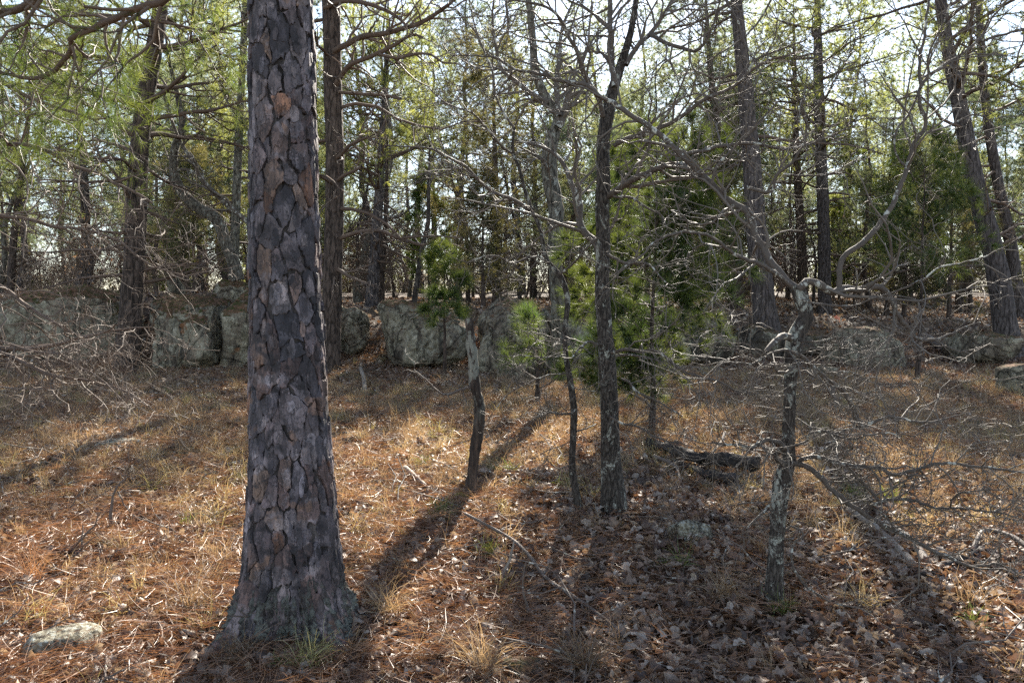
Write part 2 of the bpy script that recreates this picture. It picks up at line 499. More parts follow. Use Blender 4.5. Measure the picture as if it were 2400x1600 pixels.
def rock_mesh(name, size, seed, mat, ico=None, blocky=0.5, rough=0.05, planes=13, sharp=None):
    sharp = sharp or (7 + 16 * blocky)
    V, F = ico or ICO6
    rng = np.random.default_rng(seed)
    n = norm(rng.normal(size=(planes, 3)))
    box = np.array([[1, 0, 0], [-1, 0, 0], [0, 1, 0], [0, -1, 0], [0, 0, 1], [0, 0, -1]], float)
    box = norm(box + 0.16 * rng.normal(size=box.shape))
    N = np.concatenate([n, box]); H = np.concatenate([rng.uniform(0.72, 0.95, planes) + blocky * 0.15, rng.uniform(0.80, 0.95, 6)])
    d = np.maximum(V @ N.T / H, 0)
    r = (d ** sharp).sum(1) ** (-1 / sharp)
    P = V * r[:, None]
    s = np.array(size) / 2
    Q = P * s * 1.15
    nz = fbm(Q * 1.6 + seed, 5, 0.55)
    rid = 1 - np.abs(fbm(Q * np.array([1.3, 1.3, 2.4]) + seed * 3.1, 4)) * 2
    crk = np.clip(rid - 0.86, 0, 1) * -0.55
    sc = min(1.0, max(size) * 0.8)
    Q = Q + norm(V) * (rough * nz * 3.2 + rough * crk * 7 + rough * 0.42 * fbm(Q * 6 / sc + seed, 4, 0.55))[:, None] * sc
    lo_, hi_ = Q.min(0), Q.max(0)
    Q = (Q - (lo_ + hi_) / 2) / (hi_ - lo_) * np.array(size)
    return newmesh(name, Q, [F], mat)

def boulder(x0, x1, y0, y1, Yd, depth, label, seed, mat='rock', rotz=0.0, sink=0.12, name='boulder', blocky=0.5, rough=0.05, tilt=0.0, ico=None, group=None):
    """pixel box in 2352-wide units -> a rock standing at Yd"""
    k = 1 / 0.98
    a = at(x0 * k, y1 * k, Yd); b = at(x1 * k, y0 * k, Yd)
    w = b[0] - a[0]; zt = b[2]
    cx = (a[0] + b[0]) / 2
    gz = float(gh(cx, Yd + depth * 0.1, False))
    zb = min(a[2], gz) - sink
    h = zt - zb
    me = rock_mesh(name, (w * 1.04, depth, h * 1.04), seed, M[mat], ico, blocky, rough)
    o = link(name, me, None, (cx, Yd + depth * 0.32, (zt + zb) / 2), label=label, category='rock' if name != 'boulder' else 'boulder')
    o.rotation_euler = (0, tilt, rotz)
    if group: o['group'] = group
    return o

boulder(-40, 275, 655, 870, 14.5, 2.6, 'broad pale boulder at the far left edge behind bare dead branches', 3, 'rock_pale', 0.1, blocky=0.2, rough=0.08)
boulder(316, 492, 672, 856, 13.6, 2.2, 'pale cracked block of rock just right of the left pine trunk, mossy dark top', 9, 'rock_pale', 0.05, 0.25, blocky=1, rough=0.07)
boulder(494, 760, 655, 850, 13.9, 2.4, 'pale upright rock face partly hidden behind the big foreground pine', 14, 'rock_pale', -0.05, 0.25, blocky=1, rough=0.06)
boulder(470, 590, 642, 700, 15.2, 1.2, 'needle covered rock slab lying on top of the cracked left block', 15, 'rock_pale', 0.2, rough=0.06)
boulder(376, 420, 632, 690, 15.0, 0.5, 'small upright grey slab on top of the left boulders', 16, 'rock_lichen', 0.2, name='rock', ico=ICO4)
boulder(768, 840, 706, 796, 14.6, 1.1, 'small squarish mossy boulder between the pines and the round boulder', 21, 'rock_lichen', 0.1, blocky=0.6)
boulder(858, 1060, 690, 828, 13.8, 2.0, 'large rounded lichen boulder with a tan left face behind a thin sapling', 26, 'rock_lichen', 0.35, blocky=0.1, rough=0.07)
boulder(1090, 1262, 682, 846, 13.6, 2.2, 'tall dark stained boulder with a pale top behind the dead snag', 32, 'rock', -0.1, blocky=0.2, rough=0.07)
boulder(1152, 1268, 762, 850, 12.7, 1.0, 'low smooth rock leaning at the foot of the tall stained boulder', 33, 'rock_dark', 0.3, name='rock', ico=ICO4, tilt=0.25)
boulder(1248, 1276, 768, 782, 12.9, 0.35, 'small pale cap stone balanced beside the tall stained boulder', 34, 'rock_lichen', 0, sink=-0.02, name='rock', ico=ICO3) if False else None
boulder(1268, 1470, 702, 815, 14.2, 1.8, 'grey green boulder behind the lichen spotted oak and young pine', 37, 'rock_lichen', 0.2, blocky=0.2)
boulder(1560, 1712, 724, 828, 13.9, 1.8, 'dark rounded boulder with vertical stains left of the right pine trunk', 41, 'rock_dark', -0.1, blocky=0.2, rough=0.07)
boulder(1700, 1800, 745, 825, 14.8, 1.4, 'dark boulder half hidden behind the right pine trunk', 44, 'rock_dark', 0.1)
boulder(1800, 1912, 768, 812, 14.9, 1.1, 'low dark rock between the right pine and the flat topped block', 47, 'rock_dark', 0.1, name='rock')
boulder(1896, 1990, 776, 816, 14.5, 0.9, 'low mossy rock wedged against the flat topped block', 49, 'rock_lichen', 0.1, name='rock')
boulder(1952, 2096, 752, 826, 14.0, 1.5, 'flat topped grey block with a yellow green lichen patch', 52, 'rock_lichen', -0.15, blocky=1.0, rough=0.04)
boulder(2236, 2345, 764, 822, 14.0, 1.4, 'low grey boulder below the leaning pine at the right edge', 57, 'rock', 0.1)
boulder(2318, 2375, 835, 872, 11.0, 0.6, 'small mossy rock cut off by the right edge', 58, 'rock_lichen', 0.1, name='rock', ico=ICO4)
boulder(1828, 1880, 716, 745, 19.5, 1.0, 'far grey rock lying on the ridge behind the crooked oak', 61, 'rock', 0.1, name='rock', ico=ICO4)

def stone(px, py, w, d, h, label, seed, mat='stone', rz=0.0, sink=0.35, name='stone'):
    p = ground_at(px / .98, py / .98)
    me = rock_mesh(name, (w, d, h), seed, M[mat], ICO4, 0.4, 0.03)
    o = link(name, me, None, (p[0], p[1], p[2] + h * (0.5 - sink)), label=label, category='stone'); o.rotation_euler = (0, 0, rz)
    return o
stone(142, 1500, 0.34, 0.20, 0.15, 'flat stone crusted with pale blue green lichen in the lower left foreground', 71, rz=0.5, sink=0.3)
stone(277, 1024, 0.48, 0.16, 0.12, 'long narrow grey stone lying in the dry grass on the left', 72, 'stone', 0.45, 0.3)
stone(497, 1246, 0.12, 0.08, 0.06, 'small pale stone left of the big pine base', 73, rz=0.1)
stone(1582, 1242, 0.30, 0.16, 0.20, 'white lichen covered stone between the two front oaks', 74, rz=-0.2)
stone(1742, 1216, 0.17, 0.10, 0.06, 'flat grey stone just left of the crooked oak trunk', 75, 'rock', rz=0.2)
stone(1195, 1560, 0.22, 0.16, 0.12, 'dark rough stone at the bottom edge in the middle', 76, 'rock_dark', rz=0.2)
stone(1885, 860, 0.5, 0.3, 0.22, 'small blue grey stone in the grass right of the crooked oak', 77, 'rock_lichen', rz=0.2)
stone(1635, 852, 0.5, 0.3, 0.16, 'flat pale stone in front of the dark rounded boulder', 78, 'rock_lichen', rz=0.1)
stone(1955, 925, 0.22, 0.15, 0.1, 'little pale stone in the grass beneath the looping dead branch', 79, 'rock_lichen', rz=0.3)
stone(1745, 1035, 0.36, 0.2, 0.07, 'flat grey stone sunk in grass left of the crooked oak', 80, 'rock', rz=0.1)
stone(862, 912, 0.32, 0.2, 0.14, 'small rounded stone beside the white stick right of the big pine', 81, 'rock', rz=0.1)
stone(2240, 985, 0.3, 0.2, 0.14, 'pale blue stone in brown grass at the far right', 82, 'rock_lichen', rz=0.1)

# ================================================================ TREES
def trunk_tube(name, P, R, mat, parent, sides=14, knob=0.035, flare=None):
    P = np.asarray(P)[None]; R = np.asarray(R)[None]
    V, F = tubes(P, R, sides, knob)
    return link(name, newmesh(name, V, [F], mat), parent)

def trace(path, w0, w1, Y0, Y1, k=None, wob=0.0, rng=None, crop=True):
    pts = px_path(path)
    n = len(pts)
    ysd = np.linspace(Y0, Y1, n)
    P = np.array([at(a, b, y) for (a, b), y in zip(pts, ysd)])
    k = k or max(8, n * 3)
    Q = spline(P, k)
    if wob: Q[1:-1] += wob * (rng or RNG).normal(size=(k - 2, 3)) * np.array([0.5, 1, 0.5])
    z = 2.9363 if crop else 1.0
    tt = np.linspace(0, 1, k)
    R = 0.88 * (w1 + (w0 - w1) * (1 - tt ** 1.4)) / z / FPX * Q[:, 1] / 2
    return Q, R

def rel(P, o): return P - np.array(o.location)

# ---- pine generator around any trunk polyline (relative coordinates)
def pine_parts(TP, TR, cb, blen, nb, rng, dead=14, m2=7, m3=3, needles=30, nl=(0.11, 0.21), nw=0.004, spread=0.6, up=0.03, dead_t=(0.12, None), ang=(62, 95)):
    P0, R0 = TP[None], TR[None]
    def ln(t, N, r): return (blen * (1 - ((t - cb) / (1.001 - cb)) ** 1.5) * r.uniform(0.55, 1.0, N) + 0.35)
    B1, BR1 = children(P0, R0, nb, cb, 0.985, ln, ang, 8, 0.16, up, 0.36, 0.006, 0.05, rng=rng)
    B2, BR2 = children(B1, BR1, m2, 0.25, 1.0, (0.25 * blen, 0.5 * blen), (30, 70), 6, 0.22, 0.05, 0.6, 0.004, rng=rng, flat=0.5)
    B3, BR3 = children(B2, BR2, m3, 0.3, 1.0, (0.10 * blen, 0.24 * blen), (25, 65), 4, 0.22, 0.08, 0.6, 0.003, rng=rng)
    parts = [tubes(B1, BR1, 5), tubes(B2, BR2, 4), tubes(B3, BR3, 3)]
    if dead:
        D1, DR1 = children(P0, R0, dead, dead_t[0], dead_t[1] or cb, (0.3 * blen, 0.95 * blen), (70, 105), 8, 0.2, -0.03, 0.3, 0.005, 0.035, rng=rng, fall=0)
        D2, DR2 = children(D1, DR1, 5, 0.2, 1.0, (0.15 * blen, 0.45 * blen), (35, 75), 6, 0.28, 0, 0.6, 0.003, rng=rng)
        D3, DR3 = children(D2, DR2, 3, 0.2, 1.0, (0.05 * blen, 0.2 * blen), (35, 75), 4, 0.28, 0, 0.6, 0.002, rng=rng)
        parts += [tubes(D1, DR1, 5), tubes(D2, DR2, 3), tubes(D3, DR3, 3)]
    pos = np.concatenate([B3[:, -1], B2[:, -1], B2[:, -3], B1[:, -1]])
    dr = np.concatenate([norm(B3[:, -1] - B3[:, -2])] + [norm(B2[:, -1] - B2[:, -2])] * 2 + [norm(B1[:, -1] - B1[:, -2])])
    ft = tufts(pos, dr, nl, needles, spread, nw, rng)
    return merge(parts), ft

def make_pine(loc, TP, TR, label, cb=0.5, blen=2.4, nb=34, seed=1, bark='pine_bark', needle='needle', group=None, sides=14, name='pine_tree', **kw):
    rng = np.random.default_rng(seed)
    root = empty(name, loc, label, 'tree', group)
    trunk_tube('trunk', TP, TR, M[bark], root, sides)
    (bv, bf), (fv, ff) = pine_parts(TP, TR, cb, blen, nb, rng, **kw)
    c = link('branches', newmesh('branches', bv, bf, M['limb_pine']), root, kind='stuff')
    link('foliage', newmesh('foliage', fv, [ff], M[needle], False), root, kind='stuff')
    return root

def straight(h, r, rng, sway=0.02, k=22, lean=(0, 0)):
    t = np.linspace(0, 1, k)
    x = np.cumsum(rng.normal(size=k)) * sway * h / k; y = np.cumsum(rng.normal(size=k)) * sway * h / k
    P = np.stack([x - x[0] + lean[0] * t, y - y[0] + lean[1] * t, t * h], 1); P[0, 2] = -0.15
    R = r * (1 - 0.85 * t) + r * 0.35 * np.exp(-t * h / 0.35)
    return P, R

def traced_pine(path, w0, w1, Yd, hx, label, seed, **kw):
    """trunk traced through the frame, then continued upward to height hx"""
    pts = px_path('P ' + path)
    P = np.array([at(a / .98, b / .98, Yd) for a, b in pts])
    P[:, 1] += 0.05 * np.arange(len(P))
    base = P[0].copy(); base[2] = float(gh(base[0], base[1])) - 0.15
    P[0] = base
    d = norm(P[-1] - P[-2]); d = norm(d * np.array([0.6, 0.6, 1]))
    top = P[-1]
    n = 5
    ext = [top + d * (hx - top[2]) / d[2] * s for s in np.linspace(0.2, 1, n)]
    Pf = spline(np.vstack([P, ext]), 34)
    zt = P[-1][2]
    r0 = w0 / .98 / FPX * Yd / 2; r1 = w1 / .98 / FPX * Yd / 2
    z = Pf[:, 2]
    R = np.where(z < zt, r0 + (r1 - r0) * np.clip((z - base[2]) / (zt - base[2]), 0, 1), r1 * (1 - 0.9 * np.clip((z - zt) / (hx - zt), 0, 1)))
    R = R + r0 * 0.3 * np.exp(-(z - base[2]) / 0.3)
    return make_pine(tuple(base), Pf - base, R, label, seed=seed, sides=18, **kw)

traced_pine('290 850 305 600 318 300 345 100 352 40', 54, 34, 13.6, 13, 'tall brown barked pine left of the pale cracked block, leaning right near its top', 101, cb=0.30, blen=2.6, nb=46, dead=16)
traced_pine('757 845 763 600 766 400 760 200 754 0', 44, 40, 13.2, 14, 'dark pine standing just behind the right side of the big foreground pine', 102, cb=0.62, blen=3.0, nb=30, bark='pine_bark', dead=10)
traced_pine('1768 800 1742 560 1728 350 1712 150 1698 0', 56, 26, 15.5, 15, 'grey pine trunk with a flared foot at the right end of the dark boulders', 103, cb=0.45, blen=3.0, nb=40, bark='pine_bark_grey', needle='needle_blue', dead=8)
traced_pine('2322 775 2290 600 2250 430 2215 240 2180 40', 54, 26, 15.0, 14, 'thick pine leaning left behind the low boulder at the right edge', 104, cb=0.35, blen=2.9, nb=40, bark='pine_bark_grey', needle='needle', dead=12)
traced_pine('2348 735 2325 560 2295 400 2275 250 2265 100', 28, 17, 18.5, 13, 'slimmer pine right behind the thick leaning pine at the right edge', 105, cb=0.4, blen=2.4, nb=34, bark='pine_bark_grey', dead=6)
traced_pine('852 700 862 560 872 400 880 250 884 160', 30, 12, 20, 9.5, 'slightly leaning pine on the ridge behind the small squarish boulder', 106, cb=0.35, blen=2.2, nb=36, bark='pine_bark_grey', needle='needle')
traced_pine('872 700 877 600 885 500 886 400', 20, 8, 20.6, 8, 'reddish thin pine touching the leaning pine on the ridge', 107, cb=0.5, blen=1.5, nb=20)
traced_pine('1895 720 1893 500 1887 300 1884 160', 30, 22, 22.5, 12, 'straight grey pine on the ridge left of the orange leaf', 108, cb=0.42, blen=2.8, nb=38, bark='pine_bark_grey', needle='needle')
traced_pine('1846 715 1842 560 1834 400 1830 250', 24, 14, 25, 11, 'slim straight pine on the ridge hidden behind the crooked oak trunk', 109, cb=0.4, blen=2.4, nb=34, needle='needle')
traced_pine('535 655 540 480 548 250 556 60', 22, 15, 17, 11, 'narrow mossy trunk rising just left of the big foreground pine', 110, cb=0.5, blen=2.2, nb=30, bark='oak_pale', needle='needle_blue')
traced_pine('1690 730 1686 600 1650 300 1632 120', 34, 12, 22, 10.5, 'dark pine left of the flared grey pine, thick foot', 111, cb=0.35, blen=2.3, nb=36, needle='needle_blue')
traced_pine('1140 690 1141 560 1140 430 1135 300', 20, 8, 20, 8, 'short slim pine behind the tall stained boulder', 112, cb=0.25, blen=1.8, nb=34, needle='needle_dark')
traced_pine('20 640 32 520 45 400 60 250', 18, 9, 24, 9, 'leaning pine farthest left behind the pale boulder', 113, cb=0.35, blen=2.2, nb=34)

# ---- generic pine and oak models copied over the ridge
def copies(root, placements, labeler):
    kids = list(root.children)
    for i, (x, y, s, rz, tx, ty) in enumerate(placements):
        if i == 0: r = root
        else:
            r = root.copy(); COL.objects.link(r)
            for ch in kids:
                c = ch.copy(); COL.objects.link(c); c.parent = r
        r.location = (x, y, float(gh(x, y)))
        r.scale = (s, s, s); r.rotation_euler = (tx, ty, rz)
        r['label'] = labeler(i, x, y)

def oak_parts(TP, TR, rng, m1=9, t0=0.25, l1=(1.2, 2.8), tw=4, wig=0.3, up=0.05, m2=6, m3=5, rm=1.0):
    P0, R0 = TP[None], TR[None]
    B1, r1 = children(P0, R0, m1, t0, 1.0, l1, (35, 75), 9, wig * 0.8, up, 0.55, 0.008, rng=rng, fall=0.35)
    B2, r2 = children(B1, r1, m2, 0.2, 1.0, (l1[0] * 0.4, l1[1] * 0.45), (30, 75), 7, wig, up * 0.6, 0.6, 0.005 * rm, rng=rng)
    B3, r3 = children(B2, r2, m3, 0.15, 1.0, (l1[0] * 0.16, l1[1] * 0.24), (30, 75), 5, wig, 0.02, 0.6, 0.0035 * rm, rng=rng)
    B4, r4 = children(B3, r3, tw, 0.15, 1.0, (l1[0] * 0.06, l1[1] * 0.11), (30, 75), 4, wig, 0.02, 0.6, 0.0024 * rm, rng=rng)
    return merge([tubes(B1, r1, 6), tubes(B2, r2, 4)]), merge([tubes(B3, r3, 3), tubes(B4, r4, 3)])

def make_oak(loc, TP, TR, label, seed, bark='oak_bark', limb='limb', group=None, name='oak_tree', **kw):
    rng = np.random.default_rng(seed)
    root = empty(name, loc, label, 'tree', group)
    trunk_tube('trunk', TP, TR, M[bark], root, 12, 0.04)
    (a, fa), (b, fb) = oak_parts(TP, TR, rng, **kw)
    link('branches', newmesh('branches', a, fa, M[limb]), root, kind='stuff')
    link('twigs', newmesh('twigs', b, fb, M['twig']), root, kind='stuff')
    return root

def crooked(h, r, rng, wig=0.05, k=16):
    d = np.array([rng.normal() * 0.08, rng.normal() * 0.08, 1.0]); P = [np.array([0, 0, -0.12])]
    for i in range(k - 1):
        P.append(P[-1] + norm(d) * h / (k - 1)); d = d + wig * rng.normal(size=3); d[2] = max(d[2], 0.7)
    P = np.array(P); t = np.linspace(0, 1, k)
    return P, r * (1 - 0.82 * t) + r * 0.35 * np.exp(-t * h / 0.25)

MARKS = [(-0.95, 'beyond the left frame edge'), (-0.66, 'left of the left pine trunk'), (-0.46, 'just right of the left pine trunk'), (-0.33, 'left of the big foreground pine'),
         (-0.22, 'hidden behind the big foreground pine'), (-0.16, 'above the small squarish boulder'), (-0.08, 'above the large rounded boulder'), (0.0, 'above the tall stained boulder'), (0.07, 'behind the pale knobbly oak'),
         (0.14, 'behind the lichen spotted oak'), (0.21, 'behind the soft young pine'), (0.29, 'left of the flared grey pine'), (0.37, 'right of the flared grey pine'), (0.46, 'above the flat topped block'),
         (0.55, 'above the bright green young pine'), (0.63, 'left of the thick leaning pine'), (0.9, 'at the far right edge')]
ORD = 'first second third fourth fifth sixth seventh eighth ninth tenth eleventh twelfth thirteenth fourteenth fifteenth sixteenth seventeenth eighteenth nineteenth twentieth'.split()
def far_labels(kindword):
    groups = {}
    for o in list(bpy.data.objects):
        if o.parent is None and o.get('label', '') == kindword:
            a = o.location.x / o.location.y
            j = min(range(len(MARKS)), key=lambda q: abs(MARKS[q][0] - a))
            groups.setdefault(j, []).append((a, o))
    for j, lst in groups.items():
        lst.sort(key=lambda q: q[0])
        for n, (a, o) in enumerate(lst):
            o['label'] = '%s %s %s' % (ORD[min(n, 19)], kindword, MARKS[j][1])
def far_label_pine(i, x, y): return 'distant pine from the left'
def far_label_oak(i, x, y): return 'distant bare oak from the left'

prs = np.random.default_rng(5)
PINES = []
for v, (h, r, cb, bl, nb, nd) in enumerate([(12, 0.15, 0.28, 2.4, 52, 'needle'), (13.5, 0.17, 0.34, 2.7, 50, 'needle_blue'), (10, 0.11, 0.24, 2.1, 48, 'needle'), (15, 0.18, 0.4, 2.9, 48, 'needle'), (8, 0.09, 0.2, 1.7, 40, 'needle_blue')]):
    rg = np.random.default_rng(200 + v)
    TP, TR = straight(h, r, rg, 0.10)
    PINES.append(make_pine((0, 0, 0), TP, TR, 'x', cb=cb, blen=bl, nb=nb, seed=300 + v, bark='pine_bark_grey' if v % 2 else 'pine_bark', needle=nd, group='pines in the distant wood', sides=10, dead=12))
OAKS = []
for v, (h, r) in enumerate([(8, 0.10), (7, 0.085), (9.5, 0.12), (5.5, 0.06)]):
    rg = np.random.default_rng(400 + v)
    TP, TR = crooked(h, r, rg, 0.14)
    OAKS.append(make_oak((0, 0, 0), TP, TR, 'x', 500 + v, bark=['oak_pale', 'oak_bark', 'oak_pale', 'oak_bark'][v], group='bare oaks in the distant wood', l1=(h * 0.2, h * 0.36), rm=1.5))

place = {('p', i): [] for i in range(5)}; place.update({('o', i): [] for i in range(4)})
taken = []
def free(x, y, dmin):
    for a, b in taken:
        if (a - x) ** 2 + (b - y) ** 2 < dmin * dmin: return False
    taken.append((x, y)); return True
rows = [(19, 26, 20, 1.7), (26, 38, 56, 1.7), (38, 62, 90, 2.1)]
for (ya, yb, cnt, dm) in rows:
    c = 0; tries = 0
    while c < cnt and tries < 3000:
        tries += 1
        y = prs.uniform(ya, yb); x = prs.uniform(-0.72, 0.72) * y
        # sunlit clearing: keep the sun's path to the left ground partly open
        if not free(x, y, dm): continue
        az = x / y
        pp = 0.68 - 0.45 * math.exp(-((az + 0.02) / 0.09) ** 2) + 0.12 * (az > 0.25)
        kind = 'p' if prs.random() < pp else 'o'
        v = int(prs.integers(0, 5 if kind == 'p' else 4))
        hv = ([12, 13.5, 10, 15, 8] if kind == 'p' else [8, 7, 9.5, 5.5])
        lit = -4.5 < x - 0.19 * (y - 8) < 2.2 or (x - 0.19 * (y - 8) > 2.2 and prs.random() < 0.6)
        hmax = 0.554 * (y - (10.5 if lit else 3))
        while hv[v] > hmax and v != (4 if kind == 'p' else 3): v = 4 if kind == 'p' else 3
        sc_ = min(prs.uniform(0.75, 1.1), max(0.55, hmax / hv[v]))
        place[(kind, v)].append((x, y, sc_, prs.uniform(0, 6.28), prs.normal() * 0.03, prs.normal() * 0.03))
        c += 1
for (kd, v), pl in place.items():
    src = (PINES if kd == 'p' else OAKS)[v]
    if pl: copies(src, pl, far_label_pine if kd == 'p' else far_label_oak)

far_labels('distant pine from the left'); far_labels('distant bare oak from the left')

# ---- cedars / dark evergreens on the ridge
def make_cedar(loc, h, w, label, seed, needle='needle_dark', name='cedar_tree', nb=60, nl=(0.06, 0.14), m3=3, nw=0.004, start=0.06, needles=9, spread=0.7, r=0.05, tips=False, pw=0.7):
    rng = np.random.default_rng(seed)
    TP, TR = straight(h, r, rng, 0.04)
    def ln(t, N, rr): return w * (1 - t) ** pw * rr.uniform(0.25, 1.2, N) + 0.1
    B1, r1 = children(TP[None], TR[None], nb, start, 0.98, ln, (55, 85), 7, 0.16, 0.05, 0.4, 0.004, 0.02, rng=rng)
    B2, r2 = children(B1, r1, 6, 0.2, 1.0, (w * 0.15, w * 0.38), (25, 60), 4, 0.2, 0.05, 0.6, 0.003, rng=rng)
    B3, r3 = children(B2, r2, m3, 0.2, 1.0, (w * 0.06, w * 0.16), (25, 60), 3, 0.2, 0.05, 0.6, 0.002, rng=rng)
    root = empty(name, loc, label, 'tree')
    trunk_tube('trunk', TP, TR, M['pine_bark'], root, 9)
    bv, bf = merge([tubes(B1, r1, 4), tubes(B2, r2, 3)])
    link('branches', newmesh('branches', bv, bf, M['twig_dark']), root, kind='stuff')
    pos = np.concatenate([B3[:, -1], B3[:, 1], B2[:, -1], B2[:, 2], B1[:, -1]])
    dr = np.concatenate([norm(B3[:, -1] - B3[:, -2])] * 2 + [norm(B2[:, -1] - B2[:, -2])] * 2 + [norm(B1[:, -1] - B1[:, -2])])
    if tips:
        pos = np.concatenate([B3[:, -1], B2[:, -1], B1[:, -1]]); dr = np.concatenate([norm(B3[:, -1] - B3[:, -2]), norm(B2[:, -1] - B2[:, -2]), norm(B1[:, -1] - B1[:, -2])])
    fv, ff = tufts(pos, dr, nl, needles, spread, nw, rng)
    link('foliage', newmesh('foliage', fv, [ff], M[needle], False), root, kind='stuff')
    return root
def gpt(px, Yd):
    x = (px / .98 - 1200) / FPX * Yd
    return (x, Yd, float(gh(x, Yd)))
make_cedar(gpt(1640, 19), 4.2, 1.1, 'dense dark cedar on the ridge between the young pine and the grey pine', 601, nb=80)
make_cedar(gpt(1565, 21), 4.0, 1.0, 'dark cedar just behind the soft young pine', 602)
make_cedar(gpt(1110, 19), 3.2, 1.2, 'dark cedar on the ridge above the stained boulder', 603, nb=66)
False and make_cedar(gpt(1215, 21), 3.6, 1.1, 'low brownish cedar behind the pale top boulder', 604)
make_cedar(gpt(450, 17.5), 3.0, 1.5, 'dark spreading cedar above the pale cracked block on the left', 605, nb=66)
make_cedar(gpt(2075, 20), 4.2, 1.3, 'dark evergreen behind the flat topped block on the right', 606, nb=80)
make_cedar(gpt(2180, 18.5), 3.8, 1.3, 'dark bushy evergreen between the flat topped block and the leaning pine', 607, nb=66)
False and make_cedar(gpt(1010, 22), 3.4, 1.2, 'dim green cedar behind the large rounded boulder', 608)
False and make_cedar(gpt(585, 19), 3.4, 1.3, 'dark cedar half hidden behind the big foreground pine', 609)
# bare shrubs and small evergreens that fill the space under the distant crowns
def copy_set(root, spots, fmt):
    kids = list(root.children)
    spots = sorted(spots, key=lambda q: q[0] / q[1])
    cnt = {}
    for i, (x, y, sc_, rz) in enumerate(spots):
        r = root if i == 0 else root.copy()
        if i:
            COL.objects.link(r)
            for ch in kids:
                c = ch.copy(); COL.objects.link(c); c.parent = r
        a = x / y; j = min(range(len(MARKS)), key=lambda q: abs(MARKS[q][0] - a))
        n = cnt.get(j, 0); cnt[j] = n + 1
        r.location = (x, y, float(gh(x, y))); r.scale = (sc_,) * 3; r.rotation_euler = (0, 0, rz)
        r['label'] = '%s %s from the left %s' % (ORD[min(n, 19)], fmt, MARKS[j][1])
srs = np.random.default_rng(91)
def shrub(h, seed, leafc):
    rng = np.random.default_rng(seed)
    root = empty('bare_shrub', (0, 0, 0), 'x', 'shrub', 'bare shrubs on the ridge')
    st = np.array([[[0, 0, -0.05], [0, 0, 0.02], [0, 0, 0.05], [0, 0, 0.1]]]); sr = np.array([[0.03, 0.03, 0.03, 0.02]])
    B1, r1 = children(st, sr, 7, 0.3, 1.0, (h * 0.6, h), (5, 38), 9, 0.16, 0.06, 0.6, 0.012, rng=rng, fall=0)
    B2, r2 = children(B1, r1, 9, 0.2, 1.0, (h * 0.18, h * 0.42), (25, 65), 6, 0.22, 0.03, 0.5, 0.005, rng=rng)
    B3, r3 = children(B2, r2, 6, 0.15, 1.0, (h * 0.06, h * 0.17), (25, 65), 4, 0.25, 0.02, 0.6, 0.0035, rng=rng)
    link('stems', newmesh('stems', *merge([tubes(B1, r1, 5), tubes(B2, r2, 4)]), M['twig_dark']), root, kind='stuff')
    link('twigs', newmesh('twigs', *merge([tubes(B3, r3, 3)]), M['twig_dark']), root, kind='stuff')
    if leafc:
        q = B3[rng.random(len(B3)) < leafc]
        fv, ff = tufts(q[:, -1], norm(q[:, -1] - q[:, -2]), (0.05, 0.10), 2, 0.9, 0.022, rng)
        link('dead_leaves', newmesh('dead_leaves', fv, [ff], M['leaf']), root, kind='stuff')
    return root
for v, (h, lc, n) in enumerate([(3.2, 0.3, 40), (4.2, 0.0, 46), (2.2, 0.5, 30)]):
    sp = []
    while len(sp) < n:
        y = srs.uniform(23, 54); x = srs.uniform(-0.66, 0.66) * y
        sp.append((x, y, srs.uniform(0.7, 1.25), srs.uniform(0, 6.28)))
    copy_set(shrub(h, 700 + v, lc), sp, ['brown leaved shrub', 'bare twiggy shrub', 'low leafy brown shrub'][v])
for v in range(2):
    cr = make_cedar((0, 0, 0), 3.2 + v, 1.1, 'x', 750 + v, needle=['needle_dark', 'needle'][v], nb=70, nw=0.006)
    cr['group'] = 'small evergreens in the distant wood'
    sp = [(srs.uniform(-0.66, 0.66) * y, y, srs.uniform(0.6, 1.2), srs.uniform(0, 6.28)) for y in srs.uniform(27, 52, 18)]
    copy_set(cr, sp, ['small dark cedar', 'small green evergreen'][v])
brs = np.random.default_rng(123)
def thicket(name, n, ya, yb, hmax, m, L, nw, mat):
    y = brs.uniform(ya, yb, n); x = brs.uniform(-0.8, 0.8, n) * y
    cl = np.clip(0.55 + 0.9 * fbm(np.stack([x * 0.22, y * 0.22, np.full(n, 4.4)], -1), 3), 0.12, 1.4)
    z = gh(x, y) + brs.random(n) ** 1.3 * hmax * cl
    d = norm(np.stack([brs.normal(size=n) * 0.5, brs.normal(size=n) * 0.5, np.ones(n)], 1))
    V, F = tufts(np.stack([x, y, z], 1), d, L, m, 0.6, nw, brs)
    link(name, newmesh(name, V, [F], M[mat], False), None, kind='stuff')
thicket('distant_brush', 12000, 44, 64, 3.6, 7, (0.35, 1.0), 0.010, 'twig_dark')
thicket('distant_evergreen_undergrowth', 6000, 46, 66, 3.0, 12, (0.15, 0.4), 0.014, 'needle_dark')
